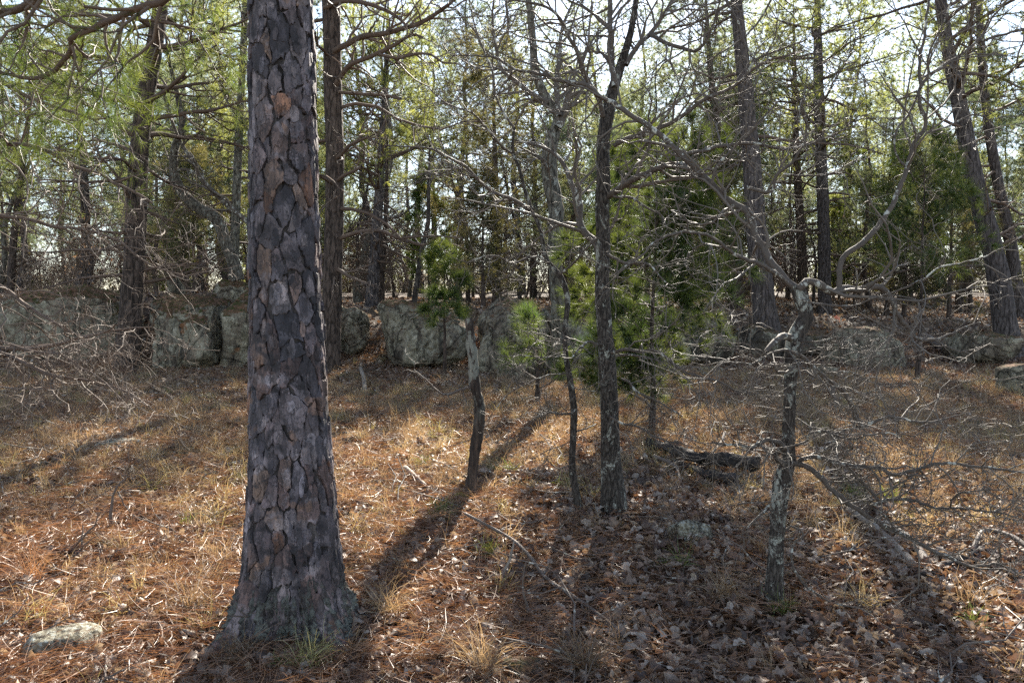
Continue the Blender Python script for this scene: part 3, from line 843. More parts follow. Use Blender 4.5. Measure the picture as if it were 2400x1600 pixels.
# young soft needled pines
def young(loc, h, w, label, seed, needle='needle_near', nb=44, nl=(0.12, 0.2), nw=0.0016, start=0.15, r=0.03, needles=44, pw=0.7):
    return make_cedar(loc, h, w, label, seed, needle, 'young_pine', nb, nl, 2, nw, start, needles, 0.5, r, True, pw)
young(gpt(1500, 8.4), 2.9, 1.1, 'soft young pine with long drooping needles right behind the lichen spotted oak', 621, nb=64, start=0.08, needles=70, nw=0.0019, pw=0.35)
young(gpt(1022, 12.6), 2.15, 0.75, 'small bright green pine beside the large rounded boulder', 622, nb=15, start=0.35, needles=50)
young(gpt(2110, 12.5), 3.6, 1.5, 'bright green young pine with a bare lower stem right of the forked oak limb', 623, nb=28, start=0.42, r=0.035, needles=46, nw=0.0022)
young(gpt(1235, 10.2), 1.1, 0.75, 'low spindly young pine left of the thin oak sapling', 624, nb=7, start=0.15, needles=34)
young(gpt(985, 22), 3.6, 1.0, 'yellow green young pine behind the large rounded boulder', 625, nb=40, nw=0.003)
young(gpt(1960, 26), 5, 1.2, 'yellow green young pine seen between the straight grey pines', 626, nb=46, nw=0.0035)

# ================================================================ BIG FOREGROUND PINE
BP = ground_at(687, 1462)
YB = BP[1]
zk = np.array([-0.2, 0.0, 0.15, 0.385, 0.65, 0.93, 1.58, 2.3, 3.1, 5.5, 9.0, 13.0])
rk = np.array([0.30, 0.25, 0.226, 0.208, 0.190, 0.174, 0.154, 0.143, 0.134, 0.12, 0.09, 0.03])
cxk = np.array([0, 0, 0.0, 0.005, 0.002, -0.004, -0.012, -0.014, -0.016, -0.04, -0.08, -0.1])
lob_a = np.array([3.9, 5.6, 4.72, 0.35, 1.5, 2.6]); lob_w = np.array([0.11, 0.10, 0.05, 0.10, 0.09, 0.09])
def big_r(th, z):
    r = np.interp(z, zk, rk)
    s = 0
    for a, w in zip(lob_a, lob_w):
        dd = np.angle(np.exp(1j * (th - a)))
        s = s + w * np.exp(-(dd / 0.24) ** 2) * 1.5
    s = s - 0.15 * np.exp(-(np.angle(np.exp(1j * (th - 4.78))) / 0.26) ** 2) * np.exp(-np.maximum(z, 0) / 0.25)
    fl = np.exp(-np.maximum(z + 0.02, 0) / 0.085)
    return r + s * fl + 0.03 * np.cos(3 * th + 1) * np.exp(-np.maximum(z, 0) / 0.5)
def big_pt(th, z, off=0.0):
    r = big_r(th, z) + off
    cx = np.interp(z, zk, cxk)
    return np.stack([cx + r * np.cos(th), r * np.sin(th), z * np.ones_like(r)], -1)
bigpine = empty('pine_tree', tuple(BP), 'very large pine in the left foreground with plated grey and orange bark', 'tree')
nth, nz = 220, 420
zz = np.concatenate([np.linspace(-0.2, 0.5, 110), np.linspace(0.503, 3.5, 250), np.linspace(3.52, 13, 60)])
TH, ZZ = np.meshgrid(np.arange(nth) / nth * 2 * math.pi, zz)
Pn = np.stack([np.cos(TH) * 2.4, np.sin(TH) * 2.4, ZZ * 3.2], -1)
ridge = fbm(Pn * np.array([3, 3, 1.2]), 4, 0.6)
off = -0.004 + 0.010 * ridge
lo = 1 - smooth(0.08, 0.42, ZZ)
off = off + lo * (0.12 * fbm(np.stack([np.cos(TH) * 4, np.sin(TH) * 4, ZZ * 2.0], -1) * 3.4, 6, 0.75) + 0.012)
hi = smooth(3.3, 3.5, ZZ)
off = off + hi * 0.02
V = big_pt(TH, ZZ, off)
ix = np.arange(len(zz) * nth).reshape(len(zz), nth)
Fq = np.stack([ix[:-1], np.roll(ix[:-1], -1, 1), np.roll(ix[1:], -1, 1), ix[1:]], -1).reshape(-1, 4)
t = NT('big_pine_core')
co = t.co()
n = t.noise(26, t.co((1, 1, 0.3)), 6, 0.7)
c = t.ramp(n, [(0.3, (0.016, 0.014, 0.014)), (0.52, (0.06, 0.052, 0.050)), (0.72, (0.14, 0.122, 0.115))])
sx = t.n('ShaderNodeSeparateXYZ'); t.l(t.co(), sx.inputs[0])
mr = t.n('ShaderNodeMapRange'); t.l(sx.outputs[2], mr.inputs[0]); mr.inputs[1].default_value = 0.34; mr.inputs[2].default_value = 0.05
nl = t.ramp(t.noise(17, co, 6, 0.8, 0.6), [(0.46, 0.0), (0.52, 1.0)])
c = t.mix(t.mix(1.0, nl, mr.outputs[0], 'MULTIPLY'), c, t.mix(t.noise(40, co), (0.075, 0.082, 0.07), (0.25, 0.26, 0.225)))
bmp = t.bump(n, 1.0, 0.02); bmp = t.bump(t.noise(110, t.co((1, 1, 0.35)), 4, 0.7), 0.7, 0.006, bmp)
t.pbr(c, 0.9, bmp, 0.25); M['big_core'] = t.m
link('trunk', newmesh('trunk', V, [Fq], M['big_core']), bigpine)

t = NT('bark_plate')
co = t.co()
rd = t.rnd()
c = t.ramp(rd, [(0.0, (0.085, 0.082, 0.092)), (0.16, (0.125, 0.118, 0.130)), (0.34, (0.155, 0.135, 0.145)), (0.52, (0.18, 0.165, 0.175)), (0.66, (0.14, 0.105, 0.10)), (0.78, (0.175, 0.135, 0.12)), (0.86, (0.17, 0.13, 0.105)), (0.90, (0.11, 0.11, 0.125)), (0.975, (0.23, 0.135, 0.09))], 'CONSTANT')
blot = t.noise(9, co, 5, 0.7, 0.4)
c = t.mix(t.ramp(blot, [(0.40, 0.9), (0.49, 0.0)]), c, (0.038, 0.037, 0.042))
c = t.mix(t.ramp(t.noise(6.5, co, 4, 0.6), [(0.52, 0.0), (0.57, 0.75)]), c, (0.22, 0.21, 0.225))
c = t.mix(t.ramp(t.noise(5.3, co, 3, 0.5), [(0.64, 0.0), (0.66, 0.75)]), c, (0.22, 0.15, 0.11))
fine = t.noise(60, t.co((1, 1, 0.25)), 5, 0.75)
c = t.mix(1.0, c, (1.22, 1.17, 1.14), 'MULTIPLY')
at_ = t.n('ShaderNodeAttribute', attribute_name='tone')
c = t.mix(1.0, c, t.ramp(at_.outputs['Fac'], [(0.0, (0.40, 0.39, 0.42)), (0.3, (0.68, 0.64, 0.66)), (0.6, (0.92, 0.84, 0.82)), (0.82, (1.1, 1.0, 0.95)), (1.0, (1.4, 1.38, 1.45))]), 'MULTIPLY')
c = t.mix(t.ramp(fine, [(0.35, 0.7), (0.55, 0.0)]), c, (0.035, 0.033, 0.036))
wob = t.mix(0.04, t.co((1, 1, 0.42)), t.n('ShaderNodeTexNoise', i_Scale=14.0).outputs['Color'])
lay = t.voro(26, wob, 'F1', 'Color')
sl = t.n('ShaderNodeSeparateColor'); t.l(lay, sl.inputs[0])
c = t.mix(1.0, c, t.ramp(sl.outputs[0], [(0.0, 0.45), (0.35, 0.75), (0.7, 1.0), (1.0, 1.35)]), 'MULTIPLY')
c = t.mix(t.ramp(t.voro(26, wob, 'DISTANCE_TO_EDGE'), [(0.0, 0.85), (0.05, 0.0)]), c, (0.025, 0.024, 0.027))
lay = sl.outputs[0]
b = t.bump(lay, 0.8, 0.008); b = t.bump(t.noise(28, t.co((1, 1, 0.4)), 6, 0.75), 0.9, 0.008, b); b = t.bump(fine, 0.6, 0.003, b)
t.pbr(c, 0.78, b, 0.35); M['plate'] = t.m

def bark_plates(root):
    rng = np.random.default_rng(77)
    CU = 2 * math.pi
    sites = []
    z = 0.20
    while z < 3.30:
        hrow = 0.118 * rng.uniform(0.8, 1.2)
        r = float(np.interp(z, zk, rk))
        m = max(9, int(round(CU * r / 0.066)))
        o = rng.random()
        for i in range(m):
            sites.append((((i + o + rng.uniform(-0.42, 0.42)) / m) * CU, z + rng.uniform(-0.6, 0.6) * hrow))
        z += hrow
    S = np.array(sites)
    cnt = 0
    AN = 0.56
    WT = rng.uniform(-1, 1, len(S)) * 0.0024
    for i, (th, z) in enumerate(S):
        r = float(np.interp(z, zk, rk))
        du = np.angle(np.exp(1j * (S[:, 0] - th))) * r
        dv = (S[:, 1] - z) * AN
        d2 = du ** 2 + dv ** 2
        nb = np.argsort(d2)[1:22]
        poly = [(-0.12, -0.12), (0.12, -0.12), (0.12, 0.12), (-0.12, 0.12)]
        gap = rng.uniform(0.0006, 0.0026)
        for j in nb:
            nx_, ny_ = du[j], dv[j]; L = math.hypot(nx_, ny_); nx_ /= L; ny_ /= L
            lim = L / 2 + (WT[i] - WT[j]) / (2 * L) - gap * (0.1 + 1.5 * abs(nx_))
            out = []
            for a in range(len(poly)):
                p, q = poly[a], poly[(a + 1) % len(poly)]
                sp = p[0] * nx_ + p[1] * ny_ - lim; sq = q[0] * nx_ + q[1] * ny_ - lim
                if sp <= 0: out.append(p)
                if (sp < 0) != (sq < 0):
                    f = sp / (sp - sq); out.append((p[0] + f * (q[0] - p[0]), p[1] + f * (q[1] - p[1])))
            poly = out
            if len(poly) < 3: break
        if len(poly) < 3: continue
        poly = np.array(poly)
        # densify and roughen the outline
        ring = []
        for a in range(len(poly)):
            p, q = poly[a], poly[(a + 1) % len(poly)]
            L = np.linalg.norm(q - p); ns = max(1, int(L / 0.009))
            for s in range(ns): ring.append(p + (q - p) * s / ns)
        ring = np.array(ring)
        if len(ring) < 5: continue
        ctr = ring.mean(0)
        gp = np.stack([ring[:, 0] * 38 + i * 3.7, ring[:, 1] * 38, np.full(len(ring), i * 1.3)], -1)
        ring = ring + (ring - ctr) * (0.26 * vnoise(gp) + 0.15 * vnoise(gp * 3.1) - 0.02)[:, None] + rng.normal(size=ring.shape) * 0.0012
        def to3(uv, off):
            return big_pt(th + uv[:, 0] / r, z + uv[:, 1] / AN, off)
        thick = rng.uniform(0.005, 0.015)
        tiltu, tiltv = rng.normal() * 0.10, rng.normal() * 0.045 - 0.025
        loc = ring - ctr
        def topo(uv): return thick + (uv[:, 0] - ctr[0]) * tiltu + (uv[:, 1] - ctr[1]) * tiltv
        n = len(ring)
        inn = ctr + loc * 0.93; mid = ctr + loc * 0.55
        nz_ = lambda uv: 0.006 * fbm(np.stack([uv[:, 0] * 45 + i, uv[:, 1] * 30, np.full(len(uv), i * 2.1)], -1), 3)
        V = np.concatenate([to3(ring, -0.008 * np.ones(n)), to3(ring, topo(ring) - 0.0025), to3(inn, topo(inn) + nz_(inn)), to3(mid, topo(mid) + nz_(mid)), to3(ctr[None], topo(ctr[None]) + 0.001)])
        a = np.arange(n); b = np.roll(a, -1)
        FQ = [np.stack([a, b, b + n, a + n], 1), np.stack([a + n, b + n, b + 2 * n, a + 2 * n], 1), np.stack([a + 2 * n, b + 2 * n, b + 3 * n, a + 3 * n], 1)]
        FT = [np.stack([a + 3 * n, b + 3 * n, np.full(n, 4 * n)], 1)]
        tone = [np.full(4 * n + 1, rng.random())]
        off_ = len(V); Vall = [V]
        for q in range(rng.integers(1, 4)):
            # thinner scale lying on the plate
            k2 = 11; an = np.arange(k2) / k2 * 2 * math.pi
            rad = rng.uniform(0.6, 1.15, k2)
            sx_, sy_ = rng.uniform(0.012, 0.024), rng.uniform(0.018, 0.036)
            c2 = ctr + loc[rng.integers(0, n)] * rng.uniform(0.1, 0.62)
            r2_ = c2 + np.stack([np.cos(an) * sx_ * rad, np.sin(an) * sy_ * rad], 1)
            lift = rng.uniform(0.002, 0.005)
            V2 = np.concatenate([to3(r2_, topo(r2_) - 0.004), to3(c2 + (r2_ - c2) * 0.96, topo(r2_) + lift + nz_(r2_)), to3(c2[None], topo(c2[None]) + lift + 0.001)])
            a2 = np.arange(k2); b2 = np.roll(a2, -1)
            FQ.append(np.stack([a2, b2, b2 + k2, a2 + k2], 1) + off_)
            FT.append(np.stack([a2 + k2, b2 + k2, np.full(k2, 2 * k2)], 1) + off_)
            Vall.append(V2); off_ += len(V2); tone.append(np.full(len(V2), rng.random()))
        link('bark_plate', newmesh('bark_plate', np.concatenate(Vall), [np.concatenate(FQ), np.concatenate(FT)], M['plate'], False, {'tone': np.concatenate(tone)}), root)
        cnt += 1
    print('plates', cnt)
bark_plates(bigpine)
# crown of the big pine, above the frame
rg = np.random.default_rng(31)
TP = np.stack([np.interp(np.linspace(3.6, 13, 20), zk, cxk), np.zeros(20), np.linspace(3.6, 13, 20)], 1)
TRr = np.interp(TP[:, 2], zk, rk)
(bv, bf), (fv, ff) = pine_parts(TP, TRr, 0.35, 2.8, 26, rg, dead=0)
link('branches', newmesh('branches', bv, bf, M['limb_pine']), bigpine, kind='stuff')
link('foliage', newmesh('foliage', fv, [ff], M['needle'], False), bigpine, kind='stuff')

# ================================================================ traced trees
def traced_limb(root, path, w0, w1, Y0, Y1, mat='limb', m2=0, l2=(0.3, 0.9), m3=4, l3=(0.1, 0.35), m4=3, seed=0, wig=0.3, up=0.0, name='limb', sides=8, foliage=None, rm=1.0, t0=0.08, twmat='twig', needles=22, nl=(0.09, 0.15)):
    rng = np.random.default_rng(seed)
    if path[0] == 'I': w0, w1 = w0 * (1.3 if w0 < 45 else 0.9), w1 * (1.5 if w0 < 45 else 1.0)
    P, R = trace(path, w0, w1, Y0, Y1, rng=rng, wob=0.004)
    P = rel(P, root)
    V, F = tubes(P[None], R[None], sides, 0.05)
    lb = link(name, newmesh(name, V, [F], M[mat]), root)
    if m2:
        B2, r2 = children(P[None], R[None], m2, t0, 1.0, l2, (30, 75), 8, wig, up, 0.55, 0.0028 * rm, rng=rng, fall=0.2)
        B3, r3 = children(B2, r2, m3, 0.15, 1.0, l3, (30, 75), 6, wig, up, 0.65, 0.0019 * rm, rng=rng)
        parts = [tubes(B2, r2, 5), tubes(B3, r3, 4)]
        if m4:
            B4, r4 = children(B3, r3, m4, 0.15, 1.0, (l3[0] * 0.35, l3[1] * 0.45), (30, 75), 4, wig, 0.02, 0.65, 0.0013 * rm, rng=rng)
            parts.append(tubes(B4, r4, 3))
        v, f = merge(parts)
        link('twigs', newmesh('twigs', v, f, M[twmat]), lb, kind='stuff')
        if foliage:
            pos = np.concatenate([B3[:, -1], B3[:, 3], B2[:, -1], B2[:, 5]])
            dr = np.concatenate([norm(B3[:, -1] - B3[:, -2])] * 2 + [norm(B2[:, -1] - B2[:, -2])] * 2)
            fv, ff = tufts(pos, dr, nl, needles, 0.5, 0.0011, rng)
            link('foliage', newmesh('foliage', fv, [ff], M[foliage], False), lb, kind='stuff')
    return lb

def traced_trunk(root, path, widths, Y0, Y1, mat, sides=20, knob=0.03, k=40):
    P, _ = trace(path, 1, 1, Y0, Y1, k)
    R = np.interp(np.linspace(0, 1, k), np.linspace(0, 1, len(widths)), widths) / 2.9363 / FPX * P[:, 1] / 2
    P = rel(P, root); P[0, 2] -= 0.08
    V, F = tubes(P[None], R[None], sides, knob)
    return link('trunk', newmesh('trunk', V, [F], M[mat]), root)

# --- crooked oak on the right
g0 = ground_at(1812, 1425); YO = g0[1]
oak = empty('oak_tree', tuple(g0), 'crooked bare oak with white lichen patches in the right foreground', 'tree')
traced_trunk(oak, 'I 620 1050 630 900 640 700 650 520 665 330 690 150 730 30 F 725 1500 735 1250 745 1000 760 850 790 720 850 600 820 500 795 430 780 395',
             [150, 130, 110, 100, 105, 120, 125, 95, 85, 85, 80, 90, 118, 110, 100, 95], YO, YO + 0.05, 'oak_lichen')
L = lambda *a, **k: traced_limb(oak, *a, **k)
L('F 790 420 740 385 680 320 600 230 560 140 500 60 C 440 1450 380 1420 300 1370 200 1265 100 1165 0 1075 B 2150 890 2000 800 1880 715 1780 660 1700 590 1500 555 1340 500 1200 480 1060 395 900 385 760 385', 62, 9, YO + 0.05, YO + 0.9, m2=26, l2=(0.25, 0.8), seed=1, m3=5)
L('F 780 430 680 340 520 245 400 205 300 140 200 65 100 35 0 30 E 2240 60 2150 100 2060 200 1960 260 1850 340', 36, 9, YO + 0.05, YO - 0.35, m2=12, seed=2)
L('F 800 420 850 368 940 388 1040 445 1110 418 1200 428 1370 412 1430 480 1480 600 1540 680 1620 760 1700 772 1830 740 1920 690 2050 650', 62, 9, YO + 0.02, YO + 0.1, m2=10, seed=3)
L('F 1080 430 1078 300 1110 190 1200 130 1300 40 C 1340 1560 1430 1430 1500 1270 1560 1130 1570 1040 1640 920 1680 840 1632 730 1635 610 1700 520 1850 420 2000 310 2080 220 2130 120 2220 20 2300 -100', 44, 12, YO + 0.04, YO + 0.3, m2=16, seed=4, t0=0.35)
L('C 1640 610 1628 450 1665 250 1680 100 1700 0 1720 -120', 26, 16, YO + 0.2, YO + 0.35, m2=8, seed=5)
L('C 1700 510 1690 400 1750 250 1800 150 1850 0 1880 -90', 18, 10, YO + 0.22, YO + 0.1, m2=6, seed=6)
L('C 1620 650 1560 780 1470 900 1460 980 1490 1100 1545 1150', 20, 12, YO + 0.25, YO + 0.15, m2=5, seed=7)
L('C 2050 285 2200 240 2349 210 2450 200', 22, 12, YO + 0.27, YO + 0.2, m2=6, seed=8)
L('C 1690 910 1850 860 2030 790 2150 870 2349 940', 14, 6, YO + 0.2, YO + 0.4, m2=7, seed=9)
L('F 800 480 880 515 1000 525 1150 540 1220 525 1300 490 1500 420 1650 350 1780 265 1900 245 2050 210 2200 140 2349 45', 18, 8, YO - 0.02, YO - 0.5, m2=9, seed=10)
L('F 745 760 690 745 640 780 570 850', 60, 34, YO, YO - 0.15, m2=0, seed=11, name='branch_stub')
L('F 790 880 720 840 620 860 540 900 480 935 400 930 280 930 200 1010 50 1080 0 1078', 22, 8, YO - 0.04, YO - 0.3, m2=12, seed=12)
L('F 770 900 760 960 720 990 650 990 610 900 560 860 500 830', 24, 10, YO - 0.06, YO - 0.25, m2=5, seed=13, t0=0.4)
L('F 780 860 840 900 900 960 980 1030 1060 1090 1130 1160 1180 1250 1210 1330 1235 1375', 36, 32, YO, YO + 0.5, m2=6, l2=(0.2, 0.5), seed=14)
L('F 1235 1370 1330 1330 1400 1300 1500 1310 1600 1330 1730 1330 1850 1300 2010 1260', 26, 6, YO + 0.5, YO + 0.6, m2=8, seed=15)
L('F 1230 1365 1150 1380 1080 1410 1030 1480 980 1520', 22, 8, YO + 0.5, YO + 0.3, m2=5, seed=16)
L('F 800 780 950 780 1050 755 1200 740 1300 725', 12, 5, YO, YO - 0.3, m2=5, l2=(0.1, 0.35), seed=17)
L('F 820 850 870 855 940 835 990 815', 12, 6, YO, YO - 0.2, m2=2, l2=(0.1, 0.25), seed=18)
L('F 800 920 860 1000 950 1050 1080 1100 1200 1130 1340 1150', 14, 5, YO, YO - 0.3, m2=8, l2=(0.15, 0.4), seed=19)
L('F 810 930 950 940 1050 935', 10, 5, YO, YO - 0.2, m2=3, l2=(0.1, 0.3), seed=20)
L('F 980 995 1100 990 1180 1000 1250 1040 1330 1070 1450 1095 1520 1080 1620 1020', 12, 5, YO + 0.2, YO + 0.1, m2=7, l2=(0.1, 0.4), seed=21)
L('F 1180 1005 1120 1040 1115 1110', 12, 8, YO + 0.2, YO + 0.15, m2=0, seed=22)
L('F 1185 1010 1200 1080 1180 1150 1150 1200', 12, 6, YO + 0.2, YO + 0.25, m2=0, seed=22)
L('F 1180 915 1300 890 1430 885 1500 900 1650 870', 11, 5, YO + 0.3, YO + 0.1, m2=4, l2=(0.1, 0.3), seed=23)
L('I 700 60 640 10 F 690 1500 620 1465 560 1460 480 1510 400 1490 300 1490 200 1470', 36, 9, YO - 0.02, YO - 0.35, m2=14, l2=(0.12, 0.45), seed=24)
L('F 690 1430 600 1410 550 1405 520 1470 480 1500', 12, 6, YO - 0.02, YO - 0.3, m2=4, l2=(0.1, 0.25), seed=25)
L('I 740 60 790 60 850 80 930 130 1010 220 1100 300 1200 370 1300 440 1440 510 1560 570 1670 630 1750 680 1830 700 1950 760 2080 755 2160 745 2180 650', 50, 18, YO, YO - 0.35, m2=16, l2=(0.15, 0.6), seed=26)
L('I 2160 750 2240 770 2300 800', 18, 8, YO - 0.35, YO - 0.4, m2=3, l2=(0.1, 0.3), seed=27)
L('I 780 60 820 30 880 15 960 20 1060 50 1150 70 1250 80 1370 90 1440 135 1550 115 1660 90 1750 60 1870 60 2000 75 2150 90 2349 120', 28, 12, YO, YO - 0.5, m2=18, l2=(0.15, 0.6), seed=28)
L('I 1370 150 1350 100 1150 90 1060 60', 8, 8, YO - 0.3, YO - 0.2, m2=3, l2=(0.1, 0.25), seed=29)
L('I 1280 385 1300 350 1360 330 1420 310 1520 300 1640 330 1760 370 1840 360 1950 370 2080 385 2200 400 2310 425', 20, 8, YO - 0.1, YO - 0.4, m2=14, l2=(0.12, 0.5), seed=30)
L('I 1360 330 1330 290 1280 230 1220 170 1150 100', 18, 14, YO - 0.1, YO - 0.05, m2=3, l2=(0.1, 0.3), seed=31)
L('I 1300 365 1360 390 1410 440 1450 500', 12, 8, YO - 0.1, YO - 0.2, m2=2, l2=(0.1, 0.25), seed=32)
L('I 1840 365 1850 310 1900 260 2000 245 2200 240', 12, 6, YO - 0.3, YO - 0.5, m2=4, l2=(0.1, 0.3), seed=33)
L('F 780 1500 860 1460 870 1420 960 1400 1060 1430 1170 1450 1300 1420 1450 1410 1600 1435', 20, 7, YO, YO - 0.3, m2=10, l2=(0.12, 0.4), seed=34)
L('F 790 1310 870 1360 1000 1400 1150 1430', 12, 6, YO, YO - 0.3, m2=4, l2=(0.12, 0.4), seed=35)
L('I 600 340 560 390 500 440 440 510', 18, 9, YO, YO - 0.2, m2=3, l2=(0.08, 0.2), seed=36)
L('I 690 520 750 490 830 550 770 600 750 690 770 790 830 880 900 940 1000 1000 1100 1030 1200 1050 1300 1080', 14, 9, YO, YO - 0.15, m2=5, l2=(0.08, 0.2), seed=37)
L('C 200 1260 220 1180 300 1070 400 970 500 880 590 770 665 695', 24, 12, YO + 0.3, YO + 0.2, m2=7, seed=38)
L('C 0 1060 130 1040 300 1000 500 990 700 1025 850 1000 960 960 1100 900 1200 860', 30, 9, YO + 0.5, YO + 0.4, m2=12, seed=39)
L('C 440 1290 620 1310 640 1215 750 1120 830 1000 850 850 830 700 880 600', 28, 9, YO + 0.2, YO, m2=10, seed=40)
L('C 870 790 960 700 1040 560 1120 440 1180 320 1190 250', 16, 8, YO + 0.2, YO, m2=7, seed=41)
L('C 700 1200 850 1210 1000 1195 1100 1170 1200 1100', 16, 8, YO + 0.3, YO + 0.1, m2=6, seed=42)

# --- lichen spotted oak in the middle
g1 = ground_at(1433, 1205); YM = g1[1]
oak2 = empty('oak_tree', tuple(g1), 'dark straight oak with pale lichen spots and a mossy foot in the middle', 'tree')
traced_trunk(oak2, 'H 1880 405 1865 200 E 1850 1450 1845 1200 1835 1000 1820 800 1805 600 1795 400 1800 200 1800 0 B 1795 1450 1805 1250 1800 1000 1830 800 1870 620 1930 430 1985 250 2020 60 2040 -150',
             [215, 165, 135, 125, 122, 118, 110, 105, 102, 98, 95, 100, 92, 88, 92, 76, 58, 46, 36, 28], YM, YM + 0.2, 'oak_spot')
L2 = lambda *a, **k: traced_limb(oak2, *a, **k)
L2('B 1880 600 1865 450 1860 300 1850 150 1850 0 1840 -150', 50, 30, YM + 0.1, YM + 0.5, m2=14, l2=(0.4, 1.2), seed=51)
L2('B 1800 800 1780 700 1720 600 1660 480 1620 350 1560 250 1500 120 1430 60 1300 20 1150 0', 44, 12, YM + 0.1, YM - 0.4, m2=20, l2=(0.4, 1.2), seed=52)
L2('B 1840 1350 1900 1310 1960 1260 2100 1195 2200 1150 2349 1130 C 60 1200 200 1260', 60, 24, YM + 0.1, YM - 0.6, m2=10, l2=(0.3, 0.9), seed=53)
L2('E 1790 200 1740 90 1650 0 B 1640 1400 1590 1280 1540 1150 1440 1040 1300 990 1180 960', 62, 12, YM + 0.1, YM + 0.6, m2=16, l2=(0.4, 1.1), seed=54, mat='limb')
L2('B 1880 1000 1950 960 2080 930 2200 880 2349 800 C 120 700 300 620 400 560 500 420 620 360 760 310 860 270', 40, 12, YM + 0.1, YM - 0.5, m2=20, l2=(0.3, 1.0), seed=55)
L2('B 1960 450 2050 300 2130 230 2220 100 2280 0', 40, 26, YM + 0.1, YM + 0.4, m2=12, l2=(0.4, 1.1), seed=56)
L2('B 2130 240 2220 290 2349 330 C 100 350 200 200 260 0', 34, 14, YM + 0.2, YM - 0.3, m2=12, l2=(0.4, 1.0), seed=57)
L2('E 1860 860 1950 835 2060 850 2150 840 2250 900 2349 980 F 100 1020 250 1060 400 1130 550 1115 690 1130', 28, 9, YM, YM - 0.7, m2=12, l2=(0.2, 0.6), seed=58)
L2('E 1890 880 2000 875 2150 905', 26, 10, YM, YM - 0.3, m2=4, l2=(0.2, 0.4), seed=59)
L2('E 1930 1040 1980 1060 2020 1120 2130 1170 2240 1230 2349 1300', 20, 9, YM, YM - 0.3, m2=8, l2=(0.2, 0.5), seed=60)
L2('E 1850 1300 1920 1340 2050 1370 2150 1430 2250 1470 2349 1480', 22, 8, YM - 0.06, YM - 0.3, m2=8, l2=(0.15, 0.45), seed=61)
L2('E 1760 800 1700 780 1640 830 1580 900', 24, 10, YM, YM - 0.2, m2=4, l2=(0.2, 0.4), seed=62)
L2('B 1870 1350 2000 1365 2100 1430 2200 1480 2240 1568', 22, 10, YM, YM - 0.3, m2=6, l2=(0.2, 0.7), seed=63)
L2('E 1830 180 1950 240 2080 240 2130 260 2200 350 2300 420', 24, 8, YM, YM - 0.4, m2=10, l2=(0.2, 0.7), seed=64)
L2('B 1700 590 1600 610 1520 670 1440 770', 16, 6, YM - 0.2, YM - 0.4, m2=5, l2=(0.2, 0.6), seed=65)
L2('C 260 -50 360 110 430 300 500 430 560 560', 18, 8, YM - 0.2, YM - 0.4, m2=8, l2=(0.3, 0.8), seed=66)
L2('C 640 -60 560 90 430 250 300 340 100 470 0 520', 18, 8, YM + 0.2, YM + 0.4, m2=12, l2=(0.3, 0.9), seed=67)

# --- thin sapling
g2 = ground_at(1352, 1205)
sap = empty('oak_sapling', tuple(g2), 'thin crooked oak sapling left of the lichen spotted oak', 'tree')
YS = g2[1]
traced_trunk(sap, 'H 1640 400 1615 260 1590 120 E 1595 1450 1600 1250 1575 1050 1545 880 1540 700 1555 470 1500 320 1425 240 1385 100 1370 0 B 1335 1500 1260 1300 1225 1160 1180 1050 1190 880',
             [70, 50, 48, 46, 50, 48, 42, 38, 36, 36, 42, 30, 30, 26, 24, 22, 20, 18], YS, YS + 0.3, 'oak_spot', 12)
L3 = lambda *a, **k: traced_limb(sap, *a, **k)
L3('B 1190 880 1130 800 1060 650 1040 500 960 300 900 100 880 0', 20, 9, YS + 0.3, YS + 0.5, m2=14, l2=(0.3, 1.0), seed=71)
L3('B 1330 1480 1200 1380 1040 1320 950 1250 850 1140 770 1100 600 1020 420 1010 300 1000', 30, 8, YS + 0.3, YS, m2=18, l2=(0.3, 0.9), seed=72)
L3('B 1180 1060 1100 1000 1000 880 900 780 700 700 590 590', 20, 7, YS + 0.3, YS, m2=16, l2=(0.3, 0.9), seed=73)
L3('E 1620 1250 1560 1280 1480 1275 1400 1270 1340 1300', 20, 8, YS, YS - 0.2, m2=6, l2=(0.1, 0.35), seed=74)
L3('E 1560 1000 1400 1020 1300 1060 1150 1140 1000 1330', 12, 4, YS, YS - 0.3, m2=8, l2=(0.15, 0.4), seed=75)
L3('E 1540 880 1400 890 1280 880 1180 860', 10, 4, YS, YS - 0.2, m2=6, l2=(0.15, 0.4), seed=76)
L3('E 1540 760 1400 780 1280 750', 9, 4, YS, YS + 0.2, m2=5, l2=(0.15, 0.4), seed=77)
L3('E 1600 1100 1700 1120 1780 1130', 9, 4, YS, YS - 0.2, m2=3, l2=(0.15, 0.3), seed=78)
L3('H 1600 60 1480 90 1420 40 1380 70 1290 110', 10, 4, YS, YS - 0.2, m2=4, l2=(0.1, 0.3), seed=79)
L3('E 1430 240 1350 200 1270 210 1180 240 1060 190 860 240', 18, 7, YS + 0.1, YS - 0.2, m2=9, l2=(0.2, 0.6), seed=80)
L3('E 1500 320 1600 240 1700 130 1760 80', 20, 10, YS + 0.1, YS - 0.2, m2=5, l2=(0.2, 0.6), seed=81)
L3('E 1620 1400 1680 1380 1750 1350', 14, 8, YS, YS + 0.2, m2=3, l2=(0.15, 0.3), seed=82)

